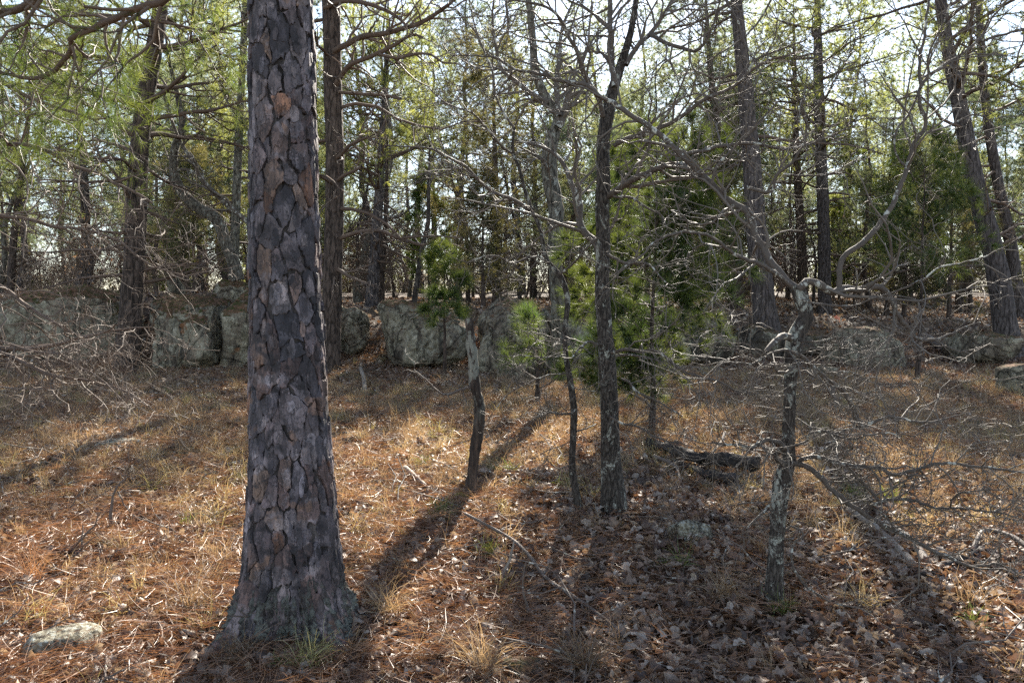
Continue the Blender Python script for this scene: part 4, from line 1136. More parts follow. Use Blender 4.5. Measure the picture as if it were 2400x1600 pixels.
# --- broken snag
g3 = ground_at(1100, 1166); YN = g3[1]
snag = empty('dead_snag', tuple(g3), 'short broken dead trunk with lichen upper half and charred foot', 'dead tree')
P, _ = trace('H 890 290 905 100 E 925 1500 950 1350 945 1200 915 1050 910 950 895 800 885 700 875 620', 1, 1, YN, YN, 34)
R = np.interp(np.linspace(0, 1, 34), np.linspace(0, 1, 10), [100, 68, 66, 78, 75, 66, 72, 70, 66, 44]) / 2.9363 / FPX * P[:, 1] / 2
P = rel(P, snag); P[0, 2] -= 0.06
V, F = tubes(P[None], R[None], 20, 0.10)
t = NT('snag_wood'); co = t.co((1, 1, 0.12)); n = t.noise(30, co, 5, 0.7)
c = t.ramp(n, [(0.35, (0.015, 0.012, 0.011)), (0.55, (0.06, 0.045, 0.036)), (0.7, (0.15, 0.10, 0.075))])
sx = t.n('ShaderNodeSeparateXYZ'); t.l(t.co(), sx.inputs[0])
mr = t.n('ShaderNodeMapRange'); t.l(sx.outputs[2], mr.inputs[0]); mr.inputs[1].default_value = 0.5; mr.inputs[2].default_value = 0.95
lf = t.ramp(t.noise(13, t.co((1, 1, 0.4)), 6, 0.75), [(0.48, 0.0), (0.52, 1.0)])
c = t.mix(t.mix(1, lf, mr.outputs[0], 'MULTIPLY'), c, t.mix(n, (0.08, 0.085, 0.07), (0.34, 0.34, 0.29)))
t.pbr(c, 0.9, t.bump(n, 1, 0.02)); M['snag'] = t.m
link('trunk', newmesh('trunk', V, [F], M['snag']), snag)
traced_limb(snag, 'E 900 1090 830 1110 740 1145 690 1140 600 1060 500 975', 24, 7, YN, YN - 0.3, 'dead_limb', 3, (0.1, 0.3), seed=90)

# --- sapling in front of the round boulder, pale dead tree and dark leaning oak further back
g4 = ground_at(955, 838)
s2 = empty('oak_sapling', tuple(g4), 'thin dark sapling standing against the large rounded boulder', 'tree')
traced_trunk(s2, 'E 430 890 460 800 490 600 510 450 540 250 560 120 B 590 1568 600 1300 610 1000', [70, 45, 40, 38, 34, 30, 26, 20, 12], g4[1], g4[1], 'oak_bark', 8)
traced_limb(s2, 'E 555 130 480 60 430 80 300 40 B 200 1500', 12, 6, g4[1], g4[1] - 0.2, m2=10, l2=(0.3, 0.9), seed=91, rm=1.6)
traced_limb(s2, 'B 600 1300 640 1200 720 1100 800 1000', 16, 6, g4[1], g4[1] - 0.2, m2=14, l2=(0.4, 1.1), seed=92, rm=1.6)
b5 = gpt(1283, 10.5)
pal = empty('oak_tree', b5, 'pale knobbly oak behind the thin sapling', 'tree')
traced_trunk(pal, 'E 1500 1000 1490 500 1470 200 1480 0 B 1480 1450 1440 1250 1430 1050 1470 900 1500 780 1420 700 1370 600 1330 450 1320 300 1300 100 1280 -100', [120, 105, 100, 95, 100, 100, 110, 110, 80, 70, 60, 50, 44, 40], 10.5, 10.7, 'oak_pale', 12, 0.06)
traced_limb(pal, 'B 1490 880 1540 780 1550 700 1620 640 1700 640', 60, 20, 10.5, 10.8, 'limb', 10, (0.5, 1.4), seed=93, rm=1.6)
traced_limb(pal, 'B 1420 700 1300 640 1200 560 1120 500 1060 300 1040 100 1050 0', 40, 14, 10.5, 10.2, 'limb', 20, (0.5, 1.5), seed=94, rm=1.6)
traced_limb(pal, 'B 1500 800 1480 600 1500 400 1520 200 1600 0', 44, 16, 10.5, 11, 'limb', 20, (0.5, 1.5), seed=95, rm=1.6)
traced_limb(pal, 'B 1440 1200 1380 1100 1300 1050 1200 1000', 26, 8, 10.5, 10.2, 'limb', 10, (0.4, 1.2), seed=96, rm=1.6)
b6 = gpt(560, 15.2)
lean = empty('oak_tree', b6, 'dark mossy oak leaning left behind the big foreground pine', 'tree')
traced_trunk(lean, 'D 1640 330 1560 120 A 1480 1500 1350 1420 1260 1330 1200 1200 1210 1000 1250 900 1230 700 1170 450 1140 250', [90, 85, 80, 75, 70, 60, 50, 40, 30, 22, 14], 15.2, 15.0, 'oak_pale', 10, 0.06)
traced_limb(lean, 'A 1720 1540 1600 1440 1500 1350 1400 1250 1330 1120 1240 970 1180 820 1110 620 1050 500', 40, 12, 14.8, 14.4, 'limb', 18, (0.6, 1.8), seed=97, rm=2)
traced_limb(lean, 'A 1260 1330 1170 1220 1230 1170 1320 1180 1400 1240', 30, 16, 15.2, 15, 'limb', 8, (0.5, 1.4), seed=98, rm=2)
traced_limb(lean, 'A 1240 950 1100 860 1010 830 900 760 750 700 600 620', 22, 8, 15, 14.5, 'limb', 16, (0.5, 1.6), seed=99, rm=2)

# --- limbs of the pine behind (right of big pine), reaching right
t2 = [o for o in bpy.data.objects if o.get('label', '').startswith('dark pine standing just behind')][0]
Y2 = t2.location[1] + 0.1
LP = lambda *a, **k: traced_limb(t2, *a, mat='limb_pine', twmat='twig_dark', rm=1.8, **k)
LP('B -60 360 30 310 150 250 280 235 400 205 600 130 700 60 800 -20', 46, 26, Y2, Y2 - 1.5, m2=16, l2=(0.4, 1.4), seed=111)
LP('B -120 60 0 10 150 20 300 70 400 130 460 190', 40, 20, Y2, Y2 - 1, m2=12, l2=(0.4, 1.2), seed=112)
LP('B -60 620 0 520 60 450 200 390 330 330 500 240 560 260', 44, 20, Y2, Y2 - 1, m2=12, l2=(0.4, 1.2), seed=113)
LP('B 260 375 400 400 520 370 620 380 700 430 800 440 870 480', 26, 9, Y2 - 0.7, Y2 - 1.4, m2=12, l2=(0.4, 1.2), seed=114)
LP('B -60 630 100 645 200 650 300 660 410 680', 26, 22, Y2, Y2 - 0.8, m2=5, l2=(0.3, 0.9), seed=115)
LP('B -60 1120 0 1060 60 1000 190 940', 34, 20, Y2, Y2 - 0.6, m2=6, l2=(0.4, 1.0), seed=116)
LP('B -60 1270 0 1220 140 1150', 34, 22, Y2, Y2 - 0.4, m2=4, l2=(0.3, 0.9), seed=117)
LP('E -80 100 0 70 120 30 280 25 350 55 430 80 580 115 660 60', 34, 20, Y2, Y2 - 0.8, m2=8, l2=(0.3, 1.0), seed=118)
LP('E -60 270 0 300 100 355 230 400', 34, 12, Y2, Y2 - 0.8, m2=5, l2=(0.3, 0.8), seed=119)
LP('B 260 690 200 780 150 860 120 960', 14, 8, Y2 - 0.5, Y2 - 0.8, m2=6, l2=(0.3, 0.9), seed=120)

# --- limbs of the big foreground pine hanging in from the top left
LB = lambda *a, **k: traced_limb(bigpine, *a, mat='limb_pine', twmat='twig_dark', **k)
LB('A 1860 -1900 1650 -1000 1300 -300 1140 0 1000 40 870 95 700 175 560 235 485 275 490 340 430 430 340 515 200 540 0 500 -150 490', 82, 20, YB, YB + 0.8, m2=26, l2=(0.3, 0.9), seed=131, t0=0.45, foliage='needle_near', m3=4)
LB('A 560 -500 420 -160 300 -40 220 20 130 65 0 85 -200 100', 70, 44, YB + 0.3, YB + 0.6, m2=10, l2=(0.3, 0.9), seed=132, foliage='needle_near')
LB('A 575 270 565 350 565 440 530 550 540 590', 18, 9, YB + 0.7, YB + 0.8, m2=5, l2=(0.15, 0.4), seed=133)

# --- pine outside the left edge whose living and dead limbs reach in
gl = (-6.1, 6.6, float(gh(-6.1, 6.6)))
rg = np.random.default_rng(41)
TP, TR = straight(11, 0.16, rg, 0.03)
lp = make_pine(gl, TP, TR, 'pine whose living and dead limbs reach in from the left edge', cb=0.5, blen=2.6, nb=26, seed=42, dead=0)
LL = lambda *a, **k: traced_limb(lp, *a, mat='limb_pine', twmat='twig_dark', **k)
LL('A -1150 300 -500 380 0 560 180 660 330 720 500 770 660 825 750 810 860 780', 44, 12, 6.4, 6.0, m2=20, l2=(0.4, 1.1), seed=141, foliage='needle_near', t0=0.35, up=0.02)
LL('A -1150 800 -500 900 0 990 200 1000 350 1050 550 1160 700 1200 780 1260 900 1310 1050 1400', 50, 14, 6.3, 5.6, m2=24, l2=(0.4, 1.0), seed=142, t0=0.35)
LL('A -1150 -250 -500 -50 0 60 220 40 450 90 750 110 900 130 1100 150 1300 195 1600 235', 50, 12, 6.5, 7.0, m2=22, l2=(0.4, 1.2), seed=143, foliage='needle_near', t0=0.35)
LL('A -1150 500 -500 420 0 520 100 640 200 560 380 470', 24, 8, 6.3, 6.4, m2=16, l2=(0.4, 1.0), seed=144, foliage='needle_near', t0=0.35)
LL('A -1100 1500 -400 1420 0 1480 200 1510 400 1568 D 500 0 650 30 850 110 960 210 1130 290 1300 340', 40, 8, 6.4, 5.2, m2=28, l2=(0.3, 0.9), seed=145, t0=0.35, m3=5)
LL('D -1000 0 -400 180 60 440 200 545 370 650 560 745 640 740 760 700 800 660', 40, 10, 6.4, 5.0, m2=20, l2=(0.3, 0.8), seed=146, t0=0.45)
LL('D -1000 700 -500 760 0 825 200 830 400 800 560 755 720 715 900 690 1050 680', 50, 8, 6.4, 5.0, m2=22, l2=(0.3, 0.8), seed=147, t0=0.4)
LL('D -1000 500 -400 700 0 850 150 920 350 1010 600 1050 760 1090 860 1120 960 1180 1020 1225', 46, 10, 6.4, 4.6, m2=26, l2=(0.3, 0.7), seed=148, t0=0.4)
LL('D -1000 400 -400 620 0 780 240 850 420 870 560 960 700 1040 840 1180 940 1290', 30, 6, 6.4, 4.4, m2=20, l2=(0.25, 0.6), seed=149, t0=0.45)
LL('D -1000 900 -300 1050 0 1090 100 1110 250 1105 350 1120', 26, 6, 6.4, 4.6, m2=10, l2=(0.25, 0.5), seed=150, t0=0.5)

# ================================================================ fallen wood
def log(path, w0, w1, label, mat='wood', name='fallen_branch', cat='branch', lift=(0.0, 0.0), subs=(), seed=0, m2=0, sides=8, knob=0.06, disp=True):
    """path in display pixels on the ground; lift raises the two ends above the ground"""
    pts = px_path('P ' + path)
    G = [ground_at(a / .98, b / .98) for a, b in pts]
    n = len(G); lf = np.interp(np.linspace(0, 1, n), np.linspace(0, 1, len(lift)), lift)
    P = np.array(G); P[:, 2] += lf
    r0, r1 = w0 / .98 / FPX * P[0, 1] / 2, w1 / .98 / FPX * P[-1, 1] / 2
    root = empty(name, tuple(P[0]), label, cat)
    k = n * 4
    Q = spline(P, k); R = np.linspace(r0, r1, k); Q[:, 2] += R * 0.7
    Q = Q - P[0]
    V, F = tubes(Q[None], R[None], sides, knob)
    # close both ends
    s = sides; cap0 = np.arange(s)[::-1]; cap1 = (k - 1) * s + np.arange(s)
    V = np.vstack([V, Q[0], Q[-1]]); a = np.arange(s); b = np.roll(a, -1)
    T = np.vstack([np.stack([b, a, np.full(s, k * s)], 1), np.stack([a + (k - 1) * s, b + (k - 1) * s, np.full(s, k * s + 1)], 1)])
    link('stem', newmesh('stem', V, [F, T], M[mat]), root)
    if m2:
        rng = np.random.default_rng(seed)
        B2, r2 = children(Q[None], R[None], m2, 0.15, 0.95, (0.1, 0.4), (30, 70), 7, 0.25, 0.0, 0.6, 0.002, rng=rng)
        B3, r3 = children(B2, r2, 2, 0.2, 1.0, (0.05, 0.2), (30, 70), 5, 0.25, 0.0, 0.6, 0.0015, rng=rng)
        v, f = merge([tubes(B2, r2, 5), tubes(B3, r3, 4)])
        link('twigs', newmesh('twigs', v, f, M[mat]), root, kind='stuff')
    return root
log('1545 1565 1480 1510 1400 1450 1330 1400 1260 1360 1210 1300 1180 1270 1130 1250 1068 1225', 12, 7, 'long forked grey fallen branch crossing the middle foreground', 'dead_limb', lift=(0.0, 0.03, 0.05, 0.06, 0.12), m2=0)
fb = [o for o in bpy.data.objects if o.get('label', '').startswith('long forked')][0]
traced_limb(fb, 'H 1110 900 1110 830 1150 740 1175 660 1190 590', 26, 14, ground_at(1178, 1372)[1], ground_at(1178, 1372)[1] + 0.05, 'wood', 0, name='fork')
traced_limb(fb, 'H 1290 1140 1270 1000 1245 860 1270 740', 20, 10, ground_at(1240, 1460)[1], ground_at(1240, 1460)[1] - 0.05, 'dead_limb', 0, name='fork')
traced_limb(fb, 'H 1345 1215 1290 1270 1240 1310', 18, 8, ground_at(1258, 1482)[1], ground_at(1240, 1500)[1], 'wood', 0, name='fork')
log('1485 1040 1540 1060 1600 1080 1670 1090 1745 1098', 20, 30, 'charred black log lying between the two front oaks', 'char', 'charred_log', 'log', (0.06, 0.10), sides=12, knob=0.32)
log('1520 1062 1580 1085 1640 1112 1690 1120', 9, 24, 'splintered dark plank of the charred log facing the camera', 'char', 'charred_log', 'log', (0.02, 0.06), sides=7, knob=0.4)
log('1590 1090 1640 1105 1700 1125 1740 1132', 26, 16, 'second charred piece under the black log', 'char', 'charred_log', 'log', (0.0, 0.0), sides=9, knob=0.2)
log('1500 1075 1545 1085 1560 1105 1570 1120', 9, 6, 'grey curled stick hooked over the charred log', 'dead_limb', lift=(0.10, 0.0), name='stick', cat='stick')
log('1600 1100 1625 1065 1655 1035 1665 1015', 10, 6, 'pale stick leaning up from the charred log', 'wood', lift=(0.0, 0.08), name='stick', cat='stick')
log('1110 1128 1150 1127 1200 1130', 10, 7, 'thin dark log lying right of the snag foot', 'dead_limb', 'fallen_branch', 'branch')
log('1375 1178 1410 1190 1470 1200', 16, 9, 'dark root like branch in front of the lichen spotted oak', 'dead_limb')
log('930 1092 955 1108 985 1125 1010 1130', 12, 7, 'grey stick lying in the leaves right of the big pine', 'wood', name='stick', cat='stick', lift=(0.05, 0))
log('838 905 835 880 828 862', 12, 8, 'white crooked stick in the grass right of the big pine', 'wood', name='stick', cat='stick', lift=(0, 0.1))
log('0 1200 60 1190 110 1180 200 1172', 10, 6, 'dark branch lying along the left edge', 'dead_limb', m2=6, seed=1)
log('130 1262 170 1275 205 1290 235 1312 232 1330', 14, 12, 'thick short branch in the leaves at lower left', 'dead_limb', m2=5, seed=2)
log('235 1310 260 1285', 10, 8, 'short pale stub beside the thick lower left branch', 'wood', name='stick', cat='stick', lift=(0, 0.04))
log('0 1300 50 1302 110 1298 140 1300', 7, 4, 'thin pale twig at the left edge below the dark branch', 'wood', name='stick', cat='stick')
log('210 1372 245 1365 280 1360', 11, 11, 'broken pale wood splinter in the lower left leaves', 'wood', name='stick', cat='stick')
log('385 1110 420 1090 460 1075', 6, 4, 'slim twig in the sunlit grass left of the big pine', 'dead_limb', name='stick', cat='stick')
log('1950 1190 2000 1220 2040 1245 2070 1280 2095 1310', 18, 24, 'weathered fallen branch under the right oak twigs', 'wood', lift=(0.05, 0.0, 0.02))
log('2030 1225 2070 1245 2110 1275 2130 1300', 20, 22, 'second weathered branch crossing the fallen one on the right', 'wood', lift=(0.05, 0.0))
log('2110 1330 2160 1310 2220 1290 2270 1260', 26, 16, 'dark rotten log at the right behind the pale oak limb', 'char', 'rotten_log', 'log', sides=9, knob=0.15)
log('2230 1280 2275 1245 2320 1262 2375 1290', 10, 13, 'dark branch propped at the right edge', 'dead_limb', lift=(0.02, 0.1, 0.04))
log('2000 1490 2120 1480 2240 1482', 8, 5, 'straight dark twig in the leaves at lower right', 'dead_limb', name='stick', cat='stick')
log('2180 1520 2250 1560 2330 1600', 10, 7, 'dark twig at the bottom right corner', 'dead_limb', name='stick', cat='stick')
log('2120 780 2160 800 2200 830', 20, 12, 'dark fallen limb in red leaves left of the right edge boulder', 'dead_limb')
log('1590 650 1650 690 1700 735', 20, 12, 'dark fallen limb sloping down the ridge left of the grey pine', 'dead_limb', lift=(0.5, 0.0)) if False else None
# curved stick standing in the left foreground
p = ground_at(246 / .98, 1225 / .98)
cs = empty('curved_stick', tuple(p), 'curved dark stick standing upright in the left leaves', 'stick')
traced_limb(cs, 'G 720 540 760 480 765 380 780 280 820 200 890 145', 30, 9, p[1], p[1] + 0.05, 'dead_limb', 0, name='stem')
traced_limb(cs, 'G 810 250 840 310 890 390', 14, 7, p[1], p[1] + 0.05, 'dead_limb', 0, name='fork')

# ================================================================ forest floor cover
def gn_scatter(name, bases, pos, rot, scl, idx):
    coll = bpy.data.collections.new(name + '_source')
    for b in bases:
        o = bpy.data.objects.new(b.name + '_piece', b); coll.objects.link(o)
    me = bpy.data.meshes.new(name)
    me.vertices.add(len(pos)); me.vertices.foreach_set('co', np.asarray(pos, np.float32).ravel())
    a = me.attributes.new('rot', 'FLOAT_VECTOR', 'POINT'); a.data.foreach_set('vector', np.asarray(rot, np.float32).ravel())
    a = me.attributes.new('scl', 'FLOAT', 'POINT'); a.data.foreach_set('value', np.asarray(scl, np.float32))
    a = me.attributes.new('pick', 'INT', 'POINT'); a.data.foreach_set('value', np.asarray(idx, np.int32))
    ng = bpy.data.node_groups.new(name, 'GeometryNodeTree')
    ng.interface.new_socket('Geometry', in_out='INPUT', socket_type='NodeSocketGeometry')
    ng.interface.new_socket('Geometry', in_out='OUTPUT', socket_type='NodeSocketGeometry')
    N = ng.nodes.new
    gi, go = N('NodeGroupInput'), N('NodeGroupOutput')
    ci = N('GeometryNodeCollectionInfo'); ci.inputs['Collection'].default_value = coll
    ci.inputs['Separate Children'].default_value = True; ci.inputs['Reset Children'].default_value = True
    ip = N('GeometryNodeInstanceOnPoints'); ip.inputs['Pick Instance'].default_value = True
    def na(nm, ty):
        x = N('GeometryNodeInputNamedAttribute'); x.data_type = ty; x.inputs['Name'].default_value = nm
        return [s for s in x.outputs if s.enabled and s.name == 'Attribute'][0]
    lk = ng.links.new
    lk(gi.outputs[0], ip.inputs['Points']); lk(ci.outputs[0], ip.inputs['Instance'])
    lk(na('pick', 'INT'), ip.inputs['Instance Index']); lk(na('rot', 'FLOAT_VECTOR'), ip.inputs['Rotation']); lk(na('scl', 'FLOAT'), ip.inputs['Scale'])
    lk(ip.outputs[0], go.inputs[0])
    o = link(name, me, kind='stuff')
    md = o.modifiers.new('scatter', 'NODES'); md.node_group = ng
    return o

def leaf_mesh(i, mat, lobed=True):
    rng = np.random.default_rng(900 + i)
    s = np.linspace(0, 1, 7)
    w = np.array([0.03, 0.20, 0.13, 0.30, 0.17, 0.24, 0.03]) if lobed else np.array([0.03, 0.14, 0.22, 0.25, 0.22, 0.13, 0.02])
    w = w * rng.uniform(0.8, 1.2, 7)
    curl = rng.uniform(-2.4, 2.8); fold = rng.uniform(-0.3, 1.9)
    ang = curl * (s - 0.5)
    x = np.cumsum(np.cos(ang)) / 7 - 0.5; z = np.cumsum(np.sin(ang)) / 7; z -= z.min()
    V = []
    for k in range(7):
        for sgn in (-1, 0, 1):
            V.append((x[k], sgn * w[k] * math.cos(fold * 0.7), z[k] + abs(sgn) * w[k] * math.sin(fold * 0.7) + rng.normal() * 0.02))
    V = np.array(V) * 0.11
    F = []
    for k in range(6):
        for c in (0, 1): a = k * 3 + c; F.append((a, a + 1, a + 4, a + 3))
    return newmesh('leaf', V, [np.array(F)], mat)

def ribbon_clump(nm, i, mat, nbl, L, w, mode, segs=5):
    rng = np.random.default_rng(950 + i)
    n = nbl
    if mode == 'flat':
        p = np.concatenate([rng.uniform(-0.16, 0.16, (n, 2)), rng.uniform(0.0, 0.03, (n, 1))], 1)
        az = rng.uniform(0, 6.28, n); el = rng.normal(size=n) * 0.16
    else:
        p = np.concatenate([rng.normal(size=(n, 2)) * 0.03, np.zeros((n, 1))], 1)
        az = rng.uniform(0, 6.28, n); el = rng.uniform(0.35, 1.45, n)
    d = np.stack([np.cos(az) * np.cos(el), np.sin(az) * np.cos(el), np.sin(el)], 1)
    Ln = rng.uniform(0.5, 1.0, n) * L
    C = np.empty((n, segs, 3)); C[:, 0] = p
    bend = rng.uniform(0.25, 0.95, n) if mode != 'flat' else np.zeros(n)
    turn = rng.normal(size=n) * (0.25 if mode == 'flat' else 0.35)
    for s in range(1, segs):
        C[:, s] = C[:, s - 1] + d * (Ln / (segs - 1))[:, None]
        d = d.copy(); d[:, 2] -= bend * (0.25 + 0.55 * s / segs)
        d[:, 0] += turn * -d[:, 1]; d[:, 1] += turn * d[:, 0]; d = norm(d)
    if mode != 'flat': C[..., 2] = np.maximum(C[..., 2], 0.004 + 0.01 * rng.random((n, 1)))
    side = norm(np.cross(C[:, -1] - C[:, 0], rng.normal(size=(n, 3))))[:, None, :]
    wd = (w * np.linspace(1, 0.25, segs))[None, :, None]
    V = np.stack([C - side * wd, C + side * wd], 2).reshape(-1, 3)
    ix = np.arange(n * segs * 2).reshape(n, segs, 2)
    F = np.stack([ix[:, :-1, 0], ix[:, :-1, 1], ix[:, 1:, 1], ix[:, 1:, 0]], -1).reshape(-1, 4)
    return newmesh(nm, V, [F], mat)

def scatter_pts(n, ya, yb, dens=None, power=1.0, seed=0, pad=0.8, xl=None):
    rng = np.random.default_rng(seed)
    out = []
    tot = 0
    while tot < n:
        y = ya + (yb - ya) * rng.random(n * 2) ** power
        x = rng.uniform(-1, 1, n * 2) * (0.66 * y + pad)
        keep = np.ones(len(x), bool)
        if dens is not None: keep = rng.random(len(x)) < dens(x, y)
        out.append(np.stack([x[keep], y[keep]], 1)); tot += keep.sum()
    P = np.concatenate(out)[:n]
    return np.column_stack([P, gh(P[:, 0], P[:, 1])]), rng

def nz2(x, y, s, o): return 0.5 + 0.5 * np.clip(fbm(np.stack([x * s, y * s, np.full_like(x, o)], -1), 3) * 1.8, -1, 1)
def grass_d(x, y):
    band = smooth(4.6, 7.0, y) * (1 - smooth(12.0, 14.0, y))
    left = smooth(0.5, -1.5, x) * smooth(3.0, 4.6, y) * 0.5
    return np.clip(np.maximum(band, left) * (0.25 + 1.0 * nz2(x, y, 0.8, 3.3)) + 0.03, 0, 1)
def leaf_d(x, y): return np.clip(1.05 - 0.55 * grass_d(x, y) + 0.25 * smooth(-0.5, 1.5, x), 0.12, 1) * (0.35 + 0.65 * nz2(x, y, 1.7, 7.7))

LEAVES = [leaf_mesh(i, M['leaf'], i % 3 != 0) for i in range(9)]
def scat_leaves(name, n, ya, yb, sc, seed, power=1.0, lift=0.03):
    P, rng = scatter_pts(n, ya, yb, leaf_d, power, seed)
    P[:, 2] += rng.random(n) * lift
    rot = np.column_stack([rng.normal(size=n) * 0.55, rng.normal(size=n) * 0.55, rng.uniform(0, 6.28, n)])
    fl = rng.random(n) < 0.4; rot[fl, 0] += math.pi
    P[fl, 2] += 0.02
    gn_scatter(name, LEAVES, P, rot, rng.uniform(sc[0], sc[1], n), rng.integers(0, 9, n))
scat_leaves('leaf_litter', 32000, 1.6, 6.5, (0.3, 1.15), 21)
scat_leaves('leaf_litter', 36000, 6.5, 15, (0.5, 1.15), 22)
scat_leaves('leaf_litter', 22000, 15, 34, (0.8, 1.7), 23)
NEED = [ribbon_clump('needle_mat', i, M['needle_litter'], 40, 0.17, 0.0014, 'flat', 4) for i in range(4)]
P, rng = scatter_pts(7800, 1.6, 16, lambda x, y: (1 - 0.3 * smooth(5, 7.5, y)) * np.clip(1 - 0.8 * smooth(-0.6, 0.8, x) * (1 - smooth(6, 8, y)), 0.1, 1) * (0.3 + 0.7 * nz2(x, y, 1.3, 5.5)), 1.2, 31)
P[:, 2] += 0.008 + rng.random(len(P)) * 0.03
gn_scatter('fallen_pine_needles', NEED, P, np.column_stack([rng.normal(size=len(P)) * 0.15, rng.normal(size=len(P)) * 0.15, rng.uniform(0, 6.28, len(P))]), rng.uniform(0.7, 1.2, len(P)), rng.integers(0, 4, len(P)))
GR = [ribbon_clump('grass_clump', 10 + i, M['grass_dry'], 38, 0.30, 0.0019, 'up', 7) for i in range(5)]
P, rng = scatter_pts(5600, 2.2, 14.5, grass_d, 0.9, 32)
P[:, 2] += 0.005
gn_scatter('dry_grass', GR, P, np.column_stack([rng.normal(size=len(P)) * 0.2, rng.normal(size=len(P)) * 0.2, rng.uniform(0, 6.28, len(P))]), rng.uniform(0.3, 0.9, len(P)), rng.integers(0, 5, len(P)))
TWG = []
for i in range(4):
    rg = np.random.default_rng(980 + i)
    A = np.array([[[0, 0, 0.01], [0.1, 0.01, 0.02], [0.2, -0.01, 0.012], [0.32, 0.02, 0.02]]]) + rg.normal(size=(1, 4, 3)) * 0.008
    Rr = np.array([[0.004, 0.0035, 0.003, 0.002]])
    c2, r2 = children(A, Rr, 2, 0.3, 0.9, (0.06, 0.14), (30, 60), 4, 0.2, 0, 0.7, 0.0016, rng=rg)
    v, f = merge([tubes(A, Rr, 5), tubes(c2, r2, 4)])
    TWG.append(newmesh('twig_piece', v, f, M['dead_limb']))
P, rng = scatter_pts(1500, 1.8, 15, None, 1.0, 33)
P[:, 2] += 0.015
gn_scatter('fallen_twigs', TWG, P, np.column_stack([rng.normal(size=len(P)) * 0.15, rng.normal(size=len(P)) * 0.2, rng.uniform(0, 6.28, len(P))]), rng.uniform(0.5, 1.6, len(P)), rng.integers(0, 4, len(P)))

# ---- single tufts of grass one can point to
def tuft(px, py, L, nb, label, mat='grass_green', seed=0, w=0.0018):
    p = ground_at(px / .98, py / .98)
    green = mat == 'grass_green'
    me = ribbon_clump('blades', 40 + seed, M[mat], int(nb * (1.1 if green else 1.2)), L * (1.25 if green else 1.1), 0.0024 if green else w, 'up', 6)
    p[2] += 0.02
    link('grass_tuft', me, None, tuple(p), label=label, category='grass tuft')
tuft(1012, 1188, 0.16, 70, 'bright green grass tuft between the big pine and the snag', seed=1)
tuft(1125, 1280, 0.12, 50, 'small yellow green tuft in the sun in front of the snag', seed=2)
tuft(1562, 1305, 0.16, 40, 'thin green tuft below the white lichen stone', seed=3)
tuft(1795, 1415, 0.12, 70, 'green tuft growing at the foot of the crooked oak', seed=4)
tuft(2235, 1445, 0.12, 40, 'faint green tuft in the leaves at lower right', seed=5)
tuft(430, 1212, 0.10, 40, 'yellow green tuft left of the big pine', seed=6)
tuft(975, 1075, 0.14, 40, 'green tuft in the sunny patch left of the snag', seed=7)
tuft(1165, 1092, 0.14, 50, 'yellow green tuft right of the snag', seed=8)
tuft(1300, 1130, 0.14, 50, 'shaded green tuft left of the thin sapling foot', seed=9)
tuft(2050, 1160, 0.18, 60, 'dull green tuft under the long right limb', seed=10)
tuft(1955, 1145, 0.18, 50, 'dull green tuft right of the crooked oak', seed=11)
tuft(650, 1530, 0.07, 40, 'green tuft in front of the big pine roots', seed=12)
tuft(545, 1520, 0.19, 120, 'drooping straw coloured clump in front of the big pine roots', 'grass_dry', 13)
tuft(715, 1535, 0.18, 110, 'second straw clump right of the one before the pine roots', 'grass_dry', 14)
tuft(1110, 1565, 0.3, 130, 'rounded straw clump at the bottom edge left of the fallen branch', 'grass_dry', 15)
tuft(1345, 1560, 0.3, 130, 'rounded straw clump at the bottom edge beneath the fallen branch', 'grass_dry', 16)
tuft(1665, 1385, 0.26, 90, 'straw clump left of the crooked oak foot', 'grass_dry', 17)
tuft(450, 1410, 0.26, 100, 'straw clump left of the pine roots', 'grass_dry', 18)
tuft(890, 1420, 0.26, 100, 'straw clump right of the pine roots', 'grass_dry', 19)
tuft(70, 1345, 0.34, 60, 'orange fan of stiff dry blades at the left edge', 'needle_litter', 20)
tuft(2240, 1400, 0.24, 60, 'straw clump under the white twigs at the right', 'grass_dry', 21)
tuft(1975, 1395, 0.2, 50, 'small straw clump right of the crooked oak foot', 'grass_dry', 22)

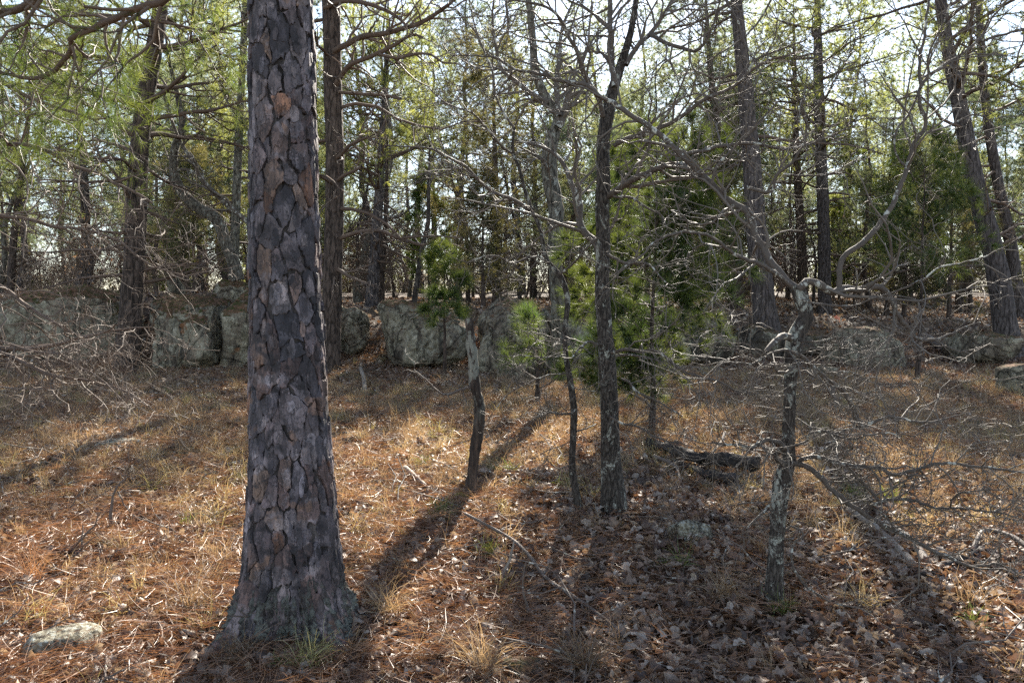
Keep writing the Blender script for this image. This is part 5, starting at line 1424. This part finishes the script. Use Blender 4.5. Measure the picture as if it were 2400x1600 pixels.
# ---- bark flakes and single leaves
def flake(px, py, L, W_, label, mat='wood', rz=0, seed=0, name='bark_flake'):
    p = ground_at(px / .98, py / .98)
    rng = np.random.default_rng(seed)
    n = 12; a = np.arange(n) / n * 2 * math.pi
    rr = rng.uniform(0.75, 1.1, n)
    ring = np.stack([np.sign(np.cos(a)) * np.abs(np.cos(a)) ** 0.7 * L / 2 * rr, np.sin(a) * W_ / 2 * rr, 0.012 * np.cos(a) ** 2], 1)
    top = ring + [0, 0, 0.010]
    V = np.vstack([ring, top, top.mean(0) + [0, 0, 0.004]]); b = np.roll(np.arange(n), -1); a = np.arange(n)
    o = link(name, newmesh(name, V, [np.stack([a, b, b + n, a + n], 1), np.stack([a + n, b + n, np.full(n, 2 * n)], 1)], M[mat]), None, (p[0], p[1], p[2] + 0.025), label=label, category='bark flake')
    o.rotation_euler = (rng.normal() * 0.15, rng.normal() * 0.15, rz)
flake(62, 1490, 0.24, 0.07, 'long pale bark strip behind the lichen stone at lower left', rz=0.8, seed=1)
flake(72, 1537, 0.17, 0.05, 'pale bark flake in front of the lichen stone at lower left', rz=0.1, seed=2)
flake(228, 1495, 0.17, 0.05, 'brown bark strip right of the lichen stone', 'dead_limb', rz=0.6, seed=3)
flake(325, 1545, 0.12, 0.05, 'pale bark flake at the bottom left of the big pine', rz=0.9, seed=4)
flake(435, 1466, 0.08, 0.07, 'square tan bark flake left of the pine roots', rz=0.4, seed=5)
flake(395, 1390, 0.09, 0.04, 'white bark flake left of the pine base', rz=0.6, seed=6)
flake(705, 1515, 0.10, 0.04, 'pale tan bark flake before the pine roots', rz=-0.5, seed=7)
flake(700, 1560, 0.08, 0.07, 'grey bark flake at the bottom edge below the big pine', rz=1.2, seed=8)
flake(505, 1463, 0.10, 0.05, 'blue grey bark flake against the left pine root', 'rock', rz=0.1, seed=9)
me = leaf_mesh(3, M['pale_leaf']); p = ground_at(792 / .98, 1412 / .98)
o = link('leaf', me, None, (p[0], p[1], p[2] + 0.05), label='pale blue lobed leaf right of the big pine roots', category='leaf'); o.rotation_euler = (0.3, 0.2, 0.4); o.scale = (1.1,) * 3
me = leaf_mesh(4, M['leaf_red']); p = at(1960, 750, 5.2)
o = link('leaf', me, None, tuple(p), label='bright orange dead leaf hanging on a twig right of the crooked oak', category='leaf'); o.rotation_euler = (1.2, 0.5, 0.4); o.scale = (0.75,) * 3
for i, (px, py) in enumerate([(640, 345), (1240, 1300)]):
    pass
# moss cushion at the snag foot
p = ground_at(1062 / .98, 1146 / .98)
V_, F_ = ICO4
Q = V_ * np.array([0.07, 0.05, 0.035]); Q = Q * (1 + 0.25 * fbm(V_ * 2.5, 3))[:, None]
link('moss_cushion', newmesh('moss_cushion', Q, [F_], M['moss']), None, (p[0], p[1], p[2] + 0.02), label='yellow moss cushion at the left foot of the snag', category='moss')
